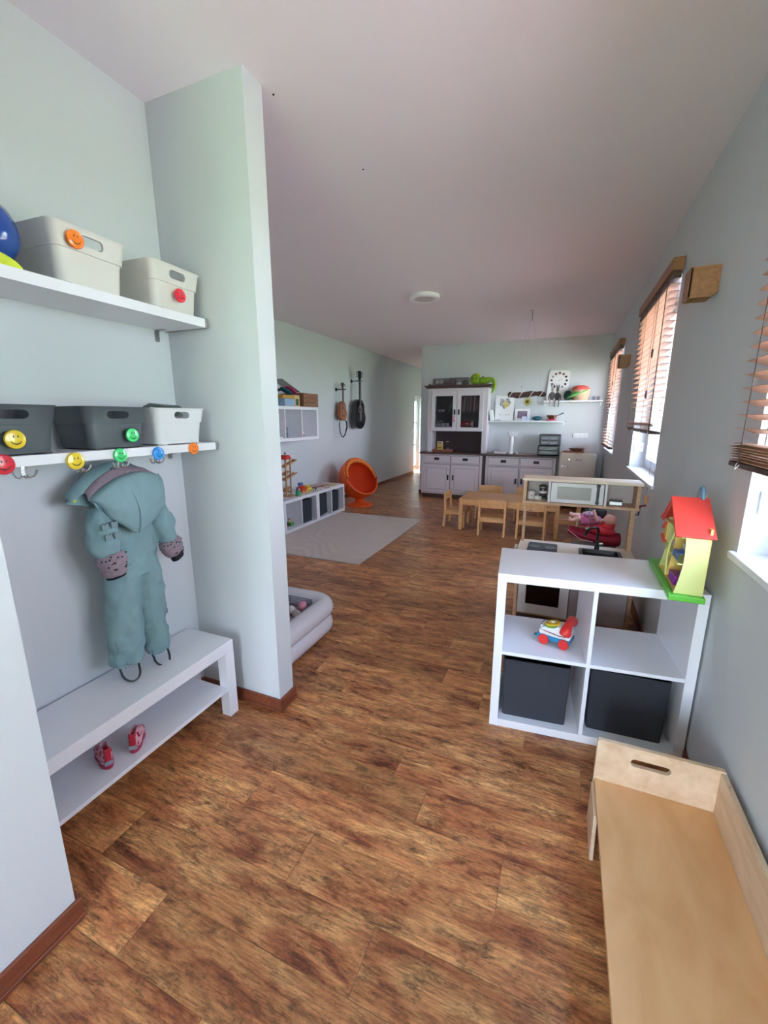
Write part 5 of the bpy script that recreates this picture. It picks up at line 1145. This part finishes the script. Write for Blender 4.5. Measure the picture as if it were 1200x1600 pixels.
# two small screws in the ceiling
for nm, lb, p_ in (('ceiling_screw', 'tiny dark screw in the ceiling beside the pier', (-1.115, 1.575, ZC - .003)), ('ceiling_screw', 'tiny dark speck in the middle of the ceiling', (-1.02, 2.15, ZC - .001))): tag(MB().ell((0, 0, 0), (.004, .004, .003), 8).build(nm, IRON, None, p_), lb, 'screw')

# ================================================================== LEFT WALL FURNITURE
# shelves: local front y=0 must face +x  -> rotate by +90deg: local x -> +y world, local y -> -x world
ws, WW, WH = cube_shelf('white four cell cube shelf hung on the left wall', (-3.05, 3.505, 1.070), R(90), 4, 1, (.335, .335), .366, .038, .016, back=True)
lw, LW, LH = cube_shelf('white low two cell shelf unit with two grey boxes near the orange chair', (-2.945, 4.724, 0), R(90), 2, 1, (.325, .325), .370, .036, .016, back=True)
cube_shelf('white low two cell shelf unit with one empty toy cell, half hidden by the pier', (-2.945, 3.985, 0), R(90), 2, 1, (.325, .325), .370, .036, .016, back=True)
def lbox(label, y, z, tilt=0): 
    return fbox(label, (-2.975, y, z), R(90), .235, .30, .285, tilt=tilt)
lbox('dark grey fabric box in the cell left of the double partition', 4.510, .0365)
lbox('tilted dark grey fabric box in the cell right of the double partition', 4.912, .0505, R(-5.5))
lbox('dark grey fabric box in the last cell beside the orange chair', 5.228, .0365)

ZL = LH + .0005
# wooden ball tower
t = thing('ball_track_tower', 'tall wooden rolling track tower with red top on the low shelf', 'toy', (-3.13, 4.305, ZL))
TWD = wood('tower_wood', 'A77B50', 'C89C6E', (10, 10, 3))
MB().box(-.09, .09, -.065, .065, 0, .012).build('tower_base', TWD, t, bev=.002)
for sx in (-1, 1):
    for sy in (-1, 1): MB().box(sx * .035 - .007, sx * .035 + .007, sy * .045 - .007, sy * .045 + .007, .012, .46).build('post', TWD, t, bev=.001)
MB().box(-.05, .05, -.06, .06, .455, .475).build('red_deck', TR, t, bev=.003); MB().prism([(-.055, .475), (.055, .475), (.03, .505), (-.03, .505)], -.045, .045, 'x').build('red_roof', TR, t, bev=.004); MB().ell((0, 0, .525), (.010, .010, .014), 10).build('finial', IRON, t)
for z0, y0, y1, z1 in ((.36, -.06, .20, .42), (.20, -.06, .20, .26), (.30, .06, -.06, .26), (.10, .06, -.06, .06), (.08, -.06, .06, .03)):
    c_ = MB(); c_.prism([(y0, z0), (y1, z1), (y1, z1 + .008), (y0, z0 + .008)], -.028, .028, 'x')
    for s in (-1, 1): c_.prism([(y0, z0), (y1, z1), (y1, z1 + .018), (y0, z0 + .018)], s * .028 - .003, s * .028 + .003, 'x')
    c_.build('track', TWD, t)
MB().box(-.02, .02, .175, .20, .43, .436).build('black_mat', IRON, t)
t = thing('green_cup', 'round green tin with small toy figures on top on the low shelf', 'tin', (-3.005, 4.365, ZL))
MB().lathe([(.030, 0), (.032, .004), (.032, .062), (.028, .064), (.027, .01)], n=22).build('cup_body', pm('mint_green', '46A070', .4), t)
for i, (x, y, z, cl) in enumerate(((-.008, -.010, .075, '2C3A78'), (.012, .006, .078, 'E6E0DC'), (0, .0, .098, 'B83848'), (-.004, .014, .080, '3A3C48'))): MB().ell((x, y, z), (.012, .014, .012), 10).build('figure', pm('fig_' + cl, cl, .5), t)
# toy animals and cars
def blob(name, label, cat, loc, parts, rz=0):
    t = thing(name, label, cat, loc, rz)
    for nm, c_, r_, col in parts: MB().ell(c_, r_, 12).build(nm, pm('toyc_' + col, col, .4), t)
    return t
t = thing('toy_pull_cart', 'red and orange wooden toy wagon on the low shelf', 'toy', (-3.09, 4.59, ZL), R(90))
MB().box(-.055, .055, -.035, .035, .016, .060).build('wagon_body', pm('toyc_C8442C', 'C8442C', .4), t, bev=.006); MB().box(-.045, .0, -.03, .03, .060, .095).build('cab', pm('toyc_D83A30', 'D83A30', .4), t, bev=.01)
MB().ell((.03, -.01, .075), (.020, .020, .020), 12).build('orange_ball', pm('toyc_E88030', 'E88030', .4), t)
for x in (-.035, .035):
    for s in (-1, 1): MB().cyl((x, s * .036, .017), (x, s * .044, .017), .017, n=16).build('wheel', pm('toyc_E8B040', 'E8B040', .4), t, bev=.002)
t = blob('toy_duck', 'yellow toy duck between the wagon and the xylophone', 'toy', (-3.07, 4.72, ZL), [('duck_body', (0, 0, .030), (.045, .028, .030), 'DDC03A'), ('duck_head', (-.02, 0, .072), (.022, .020, .022), 'DDC03A'), ('beak', (-.045, 0, .068), (.012, .010, .006), 'E07A2A')], R(60))
t = thing('toy_figure_car', 'dark green and blue toy car behind the duck on the low shelf', 'toy', (-3.21, 4.72, ZL), R(90))
MB().box(-.06, .06, -.03, .03, .012, .05).build('car_body', pm('toyc_2E5A3C', '2E5A3C', .4), t, bev=.008); MB().box(-.03, .035, -.026, .026, .05, .105).build('car_cabin', pm('toyc_3A64A0', '3A64A0', .4), t, bev=.012)
for x in (-.035, .035):
    for s in (-1, 1): MB().cyl((x, s * .031, .014), (x, s * .038, .014), .014, n=14).build('wheel', BLACK, t)
t = thing('toy_small_car', 'tiny cream toy car at the front edge of the low shelf', 'toy', (-2.995, 4.755, ZL), R(70))
MB().box(-.03, .03, -.015, .015, .006, .024).build('car_body', pm('toyc_D8C8A8', 'D8C8A8', .4), t, bev=.005); MB().box(-.014, .014, -.013, .013, .024, .038).build('car_cabin', BLACK, t, bev=.004)
for x in (-.018, .018):
    for s in (-1, 1): MB().cyl((x, s * .015, .007), (x, s * .019, .007), .007, n=10).build('wheel', BLACK, t)
tag(MB().prism([(0, 0), (.13, .02), (.12, .16), (-.02, .14)], 0, .003, 'z').build('orange_card', pm('toyc_D8A070', 'D8A070', .6), None, (-3.10, 4.50, ZL)), 'thin pale orange card under the toy wagon', 'card') if False else None
t = thing('xylophone', 'dark red toy xylophone with pale bars on the low shelf', 'xylophone', (-3.165, 5.10, ZL), R(84))
XR_ = pm('xylo_red', '6A2430', .5); MB().prism([(-.20, -.035), (.20, -.055), (.20, -.043), (-.20, -.023)], 0, .018, 'z').prism([(-.20, .023), (.20, .043), (.20, .055), (-.20, .035)], 0, .018, 'z').build('rail', XR_, t)
for q in range(10): MB().box(-.185 + q * .038, -.160 + q * .038, -.05 - q * .0022, .05 + q * .0022, .018, .024).build('bar', pm('xylo_bar%d' % (q % 3), ('D8C8B8', 'C89A90', 'B8A89A')[q % 3], .4), t, bev=.001)
tag(MB().box(-.10, .10, -.075, .075, 0, .010).build('picture_book', pm('book_cream', 'D2BC98', .6, var=.2, vs=20), None, (-3.05, 5.27, ZL), R(80), bev=.002), 'thin cream picture book at the right end of the low shelf', 'book')
for q, (x, y, rz) in enumerate(((-3.0, 4.93, 50), (-3.02, 5.02, 20))):
    t = thing('mallet', 'wooden xylophone mallet lying before the xylophone, %s one' % ('left', 'right')[q], 'mallet', (x, y, ZL + .009), R(rz)); MB().cyl((-.05, 0, 0), (.05, 0, 0), .003, n=8).build('stick', BEECH, t); MB().ell((.055, 0, 0), .009, 10).build('mallet_head', BEECH, t)
# toys in the empty cell
t = thing('toy_ramp', 'grey and green toy track ramp with yellow figure in the open low cell', 'toy', (-3.08, 4.235, .0365), R(90))
MB().prism([(-.09, 0), (.07, 0), (.07, .012), (-.085, .075), (-.10, .072)], -.03, .03, 'y').build('ramp', pm('ramp_dark', '4A4438', .5), t, bev=.003)
MB().box(-.02, .05, -.05, -.032, 0, .045).build('green_block', pm('toyc_4A9A4A', '4A9A4A', .4), t, bev=.004); MB().ell((-.095, -.035, .02), (.02, .018, .02), 12).build('orange_ball', pm('toyc_C86A3A', 'C86A3A', .4), t)
MB().ell((.035, .01, .045), (.016, .014, .024), 12).build('figure_body', pm('toyc_D8C070', 'D8C070', .4), t); MB().ell((.035, .01, .078), (.012, .012, .012), 12).build('figure_head', pm('toyc_A84A34', 'A84A34', .4), t)

# ---- on and in the hanging shelf
ZW = 1.070 + WH + .0005
t = thing('wooden_crate', 'brown wooden box at the right end of the hanging shelf', 'crate', (-3.21, 4.80, ZW))
CW_ = wood('crate_wood', '6E4632', '94644A', (3, 3, 14)); hw, hd, hh = .16, .17, .165
for s in (-1, 1):
    for q in range(3): MB().box(s * hw - .006, s * hw + .006, -hd, hd, q * .056 + .001, q * .056 + .054).build('side_slat', CW_, t, bev=.001)
    for q in range(3): MB().box(-hw + .007, hw - .007, s * hd - .006, s * hd + .006, q * .056 + .001, q * .056 + .054).build('end_slat', CW_, t, bev=.001)
MB().box(-hw + .006, hw - .006, -hd + .006, hd - .006, .001, .010).build('crate_floor', CW_, t)
tag(MB().box(-.07, .07, -.075, .075, 0, .135).build('game_box', pm('box_cream', 'C9A878', .6, var=.12, vs=12), None, (-3.16, 4.535, ZW), bev=.003), 'cream and orange cardboard game box left of the wooden crate', 'box')
MB().box(-.0005, .001, -.03, .03, -.045, .03).build('green_print', pm('toyc_2E5A3C', '2E5A3C', .4), bpy.data.objects['game_box.001'] if 'game_box.001' in bpy.data.objects else bpy.data.objects['game_box'], (.0705, .02, .06))
tag(MB().box(-.08, .08, -.10, .10, 0, .085).build('puzzle_box', pm('box_blue', '8FA8C8', .6, var=.5, vs=40), None, (-3.13, 4.34, ZW), bev=.003), 'pale blue patterned cardboard box behind the pier edge on the hanging shelf', 'box')
tag(MB().box(-.09, .09, -.12, .12, 0, .040).build('flat_box', pm('box_ochre', 'B0863C', .6, var=.2, vs=20), None, (-3.15, 4.34, ZW + .0865), bev=.003), 'flat ochre box lying on the pale blue patterned box', 'box')
for q, (cl, nm, lb, z0) in enumerate((('24607A', 'teal_pencil_case', 'teal soft case lying askew over the boxes on the hanging shelf', .150), ('B8386A', 'pink_pencil_case', 'magenta soft case leaning from the boxes onto the crate', .165), ('20222A', 'dark_pencil_case', 'black soft case on top of the boxes at the pier edge', .165))):
    y0 = (4.42, 4.55, 4.24)[q]; m = MB(); m.ell((0, 0, 0), (.060, .11, .016), 16, Matrix.Rotation(R((-20, -24, -10)[q]), 4, 'X'))
    tag(m.build(nm, pm('case_' + cl, cl, .6, var=.2, vs=20), None, (-3.15 - .02 * q, y0, ZW + z0 + .03)), lb, 'case')
t = thing('plastic_sleeve', 'thin translucent sheet lying over the cases on the hanging shelf', 'sheet', (-3.20, 4.50, ZW + .245)); o = MB().box(-.08, .08, -.20, .20, -.001, .001).build('sheet', pm('milky_sheet', 'C9CCC8', .3), t); t.rotation_euler.x = R(-20)
t = thing('key_toy', 'thin dark metal trinket lying past the shelf end', 'trinket', (-3.12, 4.93, ZW))
MB().tube([(0, -.06, .004), (.01, -.02, .008), (-.005, .0, .004), (.008, .03, .007)], .003, 6).build('wire', IRON, t)
t = thing('toy_till', 'grey blue toy oven with round dial in the second hanging cell', 'toy', (-3.17, 4.33, 1.070 + .0385), R(90))
MB().box(-.05, .05, -.05, .05, 0, .125).build('case', pm('slate_toy', '4A5A66', .5), t, bev=.006); MB().cyl((0, -.052, .08), (0, -.056, .08), .022, n=18).build('dial', pm('toyc_8A949C', '8A949C', .4), t)
t = thing('tape_roll', 'small pink round box in the right hanging cell', 'box', (-3.15, 4.70, 1.070 + .0385))
MB().lathe([(.04, 0), (.042, .004), (.042, .026), (.036, .030)], n=20).build('lower', pm('toyc_A86A5A', 'A86A5A', .4), t); MB().lathe([(.034, .030), (.038, .034), (.038, .055), (.03, .062)], n=20).build('upper', pm('toyc_DAB0A8', 'DAB0A8', .5), t)
tag(MB().box(-.03, .03, -.05, .02, 0, .018).build('paper_stack', pm('paper', 'E0D8CC', .7), None, (-3.10, 4.19, 1.070 + .0385), bev=.002), 'small pale paper stack at the left visible hanging cell', 'paper')

# ---- instruments on wall hangers
def guitar(name, label, cat, y, ztop, L_, bw, mat, matn, dep, sound, stand=.10):
    """hangs on left wall, soundboard facing +x; local z down from headstock top"""
    t = thing(name, label, cat, (XL + stand, y, ztop)); t.rotation_euler.z = R(-8)
    hb_ = L_ * .52                      # body height
    out = []
    for k in range(48):
        s = k / 48 * 2 * math.pi; v = -math.cos(s) * .5 + .5     # 0 bottom 1 top
        ww = bw * (.50 * math.sin(math.pi * min(1, max(0, v))) ** .42) * (1 - .22 * v - .16 * math.exp(-((v - .60) / .13) ** 2))
        out.append((ww * (1 if math.sin(s) >= 0 else -1) * (1 if abs(math.sin(s)) > 1e-6 else 0), -L_ + hb_ * v))
    MB().prism(out, -dep / 2, dep / 2, 'x').build('body', mat, t, bev=.004, seg=2, ang=50)
    sb = MB().prism([(u * .97, v) for u, v in out], dep / 2 + .0005, dep / 2 + .002, 'x').build('soundboard', sound, t)
    zh = -L_ + hb_ * .66
    MB().lathe([(bw * .12, .0), (bw * .15, .001), (bw * .15, .002), (.001, .002)] if False else [(bw * .15, .002), (bw * .15, .0035), (bw * .125, .0035), (bw * .125, .002)], n=28, M=Matrix.Translation((dep / 2, 0, zh)) @ Matrix.Rotation(R(90), 4, 'Y'), cap=False).build('rosette', pm('rosette_pale', '8C8478', .5), sb)
    MB().cyl((dep / 2 + .002, 0, zh), (dep / 2 + .003, 0, zh), bw * .12, n=24).build('sound_hole', BLACK, sb)
    MB().box(dep / 2 + .002, dep / 2 + .010, -bw * .16, bw * .16, -L_ + hb_ * .24, -L_ + hb_ * .275).build('bridge', matn, sb, bev=.002)
    nt = -L_ * .15
    MB().box(dep / 2 - .006, dep / 2 + .008, -bw * .075, bw * .075, -L_ + hb_ * .80, nt).build('neck', matn, t, bev=.003)
    hs = MB().prism([(-bw * .08, nt), (bw * .08, nt), (bw * .13, 0), (0, .008), (-bw * .13, 0)], dep / 2 - .012, dep / 2, 'x').build('headstock', matn, t, bev=.002)
    for s in (-1, 1):
        for q in range(3 if bw > .3 else 2): MB().cyl((dep / 2 - .006, s * bw * .10, -.02 - q * L_ * .035), (dep / 2 - .006, s * bw * .22, -.02 - q * L_ * .035), .005, n=8).ell((dep / 2 - .006, s * bw * .24, -.02 - q * L_ * .035), (.006, .009, .008), 8).build('tuning_peg', BLACK, hs)
    MB().cyl((dep / 2 + .009, 0, nt), (dep / 2 + .010, 0, -L_ + hb_ * .26), .0012, n=5).cyl((dep / 2 + .009, bw * .04, nt), (dep / 2 + .010, bw * .04, -L_ + hb_ * .26), .0010, n=5).cyl((dep / 2 + .009, -bw * .04, nt), (dep / 2 + .010, -bw * .04, -L_ + hb_ * .26), .0010, n=5).build('strings', STEEL, t)
    g = thing('wall_hanger', 'black forked wall hanger carrying the ' + ('black guitar' if bw > .3 else 'ukulele'), 'hanger', (XL, y, ztop + nt - .012))
    MB().cyl((.0, 0, 0), (.012, 0, 0), .028, n=20).build('disc', BLACK, g, bev=.003)
    MB().cyl((.012, 0, 0), (stand - .012, 0, 0), .007, n=10).build('stem', BLACK, g)
    for s in (-1, 1): MB().tube([(stand - .016, s * .004, 0), (stand - .010, s * bw * .13, 0), (stand + .045, s * bw * .15, 0), (stand + .062, s * bw * .14, .004)], .006, 8).build('prong', BLACK, g)
    return t, dep, hb_
UKE = wood('mahogany', '7E4A30', 'A86A46', (8, 8, 2)); DKN = wood('rosewood', '3A2420', '523430', (8, 8, 3))
uk, ud, uh = guitar('ukulele', 'small brown ukulele with a hanging strap on the left wall', 'ukulele', 6.13, 1.880, .58, .215, UKE, DKN, .055, UKE)
uk.rotation_euler.x = 0
gu, gd_, gh = guitar('guitar', 'black acoustic guitar hanging on the left wall', 'guitar', 6.66, 2.100, .94, .375, pm('black_lacquer', '0C0D12', .2, coat=.6), BLACK, .085, pm('black_lacquer', '0C0D12', .2, coat=.6), .125)
MB().tube([(0, -.06, -.55), (.005, -.085, -.64), (.01, -.075, -.76), (.012, -.035, -.825), (.015, .0, -.84), (.02, .045, -.80), (.03, .085, -.68), (.03, .075, -.60), (.02, .03, -.56)], [.006, .012, .012, .010, .009, .010, .013, .012, .006], 8, flat=.35).build('strap', pm('navy_strap', '161A2A', .8), uk)

# ---- orange egg chair
EO = pm('orange_plastic', 'E2591C', .38, var=.02); EI = pm('orange_fabric', 'D8481A', .8, var=.03, vs=12); EC = pm('orange_hood_cloth', 'E07A2E', .8, var=.3, vs=35, bump=.5, bs=60)
eg = thing('egg_chair', 'orange egg-shaped swivel chair with folded canopy', 'chair', (-2.915, 5.90, 0))
MB().lathe([(.004, 0), (.205, .0), (.212, .010), (.205, .022), (.15, .038), (.085, .058), (.065, .085), (.075, .105), (.10, .118)], n=48).build('pedestal', EO, eg)
nrm = Vector((.77, -.34, .56)).normalized(); Mr = nrm.to_track_quat('Z', 'Y').to_matrix().to_4x4(); cen = Vector((-.015, 0, .422))
RS = .312; cut = .075; prof = []
a0 = math.acos(cut / RS)
for k in range(22): 
    a = math.pi - (math.pi - a0) * k / 21; prof.append((RS * math.sin(a) + .0005, RS * math.cos(a)))
inner = [(r * .93, z * .93 + .006) for r, z in reversed(prof)]
T = Matrix.Translation(cen) @ Mr @ Matrix.Diagonal((1, 1.04, 1, 1))
MB().lathe([(r, z) for r, z in prof] , n=48, M=T, cap=False).build('shell', EO, eg)
rr_ = prof[-1][0]
MB().tube([T @ Vector((rr_ * .985 * math.cos(a), rr_ * .985 * math.sin(a), cut)) for a in [2 * math.pi * k / 48 for k in range(48)]], .0135, 12, closed=True).build('rim', EO, eg)
MB().lathe(inner, n=48, M=T, cap=False).build('seat_lining', EI, eg)
# canopy folded along the upper rim: find the up direction in the rim plane
upl = (Mr.to_3x3().inverted() @ Vector((0, 0, 1))); a_up = math.atan2(upl.y, upl.x)
pts = []; rad = []
for k in range(31):
    a = a_up + R(-98 + 196 * k / 30) + R(-6); pts.append(T @ Vector((rr_ * .86 * math.cos(a), rr_ * .86 * math.sin(a), cut + .010 + .006 * math.sin(k * 2.3)))); rad.append((.012 + .022 * math.sin(math.pi * k / 30)) * (1 + .18 * math.sin(k * 2.6)))
MB().tube(pts, rad, 12).build('folded_canopy', EC, eg, ang=70)
MB().tube([T @ Vector((rr_ * .955 * math.cos(a), rr_ * .955 * math.sin(a), cut + .012)) for a in [a_up + R(-104 + 196 * k / 30) for k in range(31)]], .005, 8).build('canopy_rail', pm('rail_grey', '5C4A40', .4), eg)
for aa in (-104, 92): MB().ell(T @ Vector((rr_ * .955 * math.cos(a_up + R(aa)), rr_ * .955 * math.sin(a_up + R(aa)), cut + .014)), .013, 10).build('canopy_pivot', pm('dark_red_plastic', '7A2A1C', .4), eg)

# ---- rug with pressed arch relief
rug = thing('rug', 'beige flat woven rug with pressed wavy arch pattern', 'rug', (-2.31, 4.34, 0))
RG = pm('rug_wool', 'D0C4BD', .95, var=.06, vs=30, bump=.5, bs=400)
RX, RY = .62, .96; bm_ = MB(); NXg, NYg = 150, 220
def rh(x, y):
    d1 = math.hypot((x + .05) / .42, (y - .05) / .55)
    return .0075 + .0034 * math.sin((math.hypot(x * 1.0 + .05, (y - .05) * .8)) * 62) if d1 < 1 else .0075 + .0030 * math.sin((y * .55 + .30 * abs(x + .05) + .10 * math.sin(x * 6)) * 75)
vs_ = [[bm_.bm.verts.new((-RX + 2 * RX * i / NXg, -RY + 2 * RY * j / NYg, rh(-RX + 2 * RX * i / NXg, -RY + 2 * RY * j / NYg))) for i in range(NXg + 1)] for j in range(NYg + 1)]
for j in range(NYg):
    for i in range(NXg): bm_.bm.faces.new((vs_[j][i], vs_[j][i + 1], vs_[j + 1][i + 1], vs_[j + 1][i]))
bm_.build('pile', RG, rug, ang=80)
MB().box(-RX - .004, RX + .004, -RY - .004, RY + .004, .0008, .0055).build('edge_binding', RG, rug)

# ---- inflatable ball pit
bp_ = thing('ball_pit', 'white inflatable square ball pit behind the pier', 'ball pit', (-1.655, 1.925, 0))
IV = pm('glossy_white_vinyl', 'E2E0EA', .22, var=.01, coat=.3)
def sq(r, z, hx_, hy_, n=6):
    return [(x, y, z) for x, y in rrect(-hx_, hx_, -hy_, hy_, r, n)]
for i, (z, rr2, off) in enumerate(((.060, .060, 0), (.166, .062, .002))):
    MB().tube(sq(.10, z, .325 + off, .30 + off, 8), rr2, 18, closed=True).build('ring', IV, bp_)
MB().box(-.28, .28, -.255, .255, .002, .085).build('floor_cushion', IV, bp_, bev=.01)
wl_ = MB().prism(rrect(.025, .235, .150, .205, .004, 2), .2325, .2345, 'y').build('warning_label', pm('label_grey', '9A9EB2', .5), bp_); wl_.location = (0, .004, 0)
for q, s_ in enumerate(('WARNING  NO DIVING', 'ADULT SUPERVISION', 'KEEP AWAY FROM FIRE')): txt('label_text', s_, .011, pm('label_white', 'E8E8F0', .5), wl_, (.13, .2320, .192 - q * .015), (R(90), 0, 0), .0003)
rnd = random.Random(21); bcol = {'pink': 'D98FA2', 'rose': 'C98AA6', 'white': 'D9D4D4', 'beige': 'CDBBA4', 'grey': 'A9A6AC'}
protos = {}; placed = []
for q in range(3000):
    if len(placed) >= 70: break
    r_ = .027; x = rnd.uniform(-.235, .235); y = rnd.uniform(-.205, .205); z = .086 + r_ + (0 if len(placed) < 34 else .034 + rnd.uniform(0, .012))
    if all((x - a) ** 2 + (y - b) ** 2 + (z - c) ** 2 > (2 * r_) ** 2 * .97 for a, b, c in placed): placed.append((x, y, z))
placed.append((.205, .175, .185))
for i, p_ in enumerate(placed):
    k = rnd.choice(['pink', 'rose', 'white', 'beige', 'white', 'beige', 'grey']) if i < len(placed) - 1 else 'pink'
    if k in protos: o = protos[k].copy(); C.objects.link(o)
    else: o = protos[k] = MB().ell((0, 0, 0), .027, 16).build('play_ball', pm('ball_' + k, bcol[k], .4)); tag(o, '%s plastic play ball lying in the inflatable ball pit' % k, 'ball', '%s balls in the ball pit' % k)
    if i == len(placed) - 1: o['label'] = 'pink play ball lying highest in the far corner of the ball pit'
    o.location = (-1.655 + p_[0], 1.925 + p_[1], p_[2])
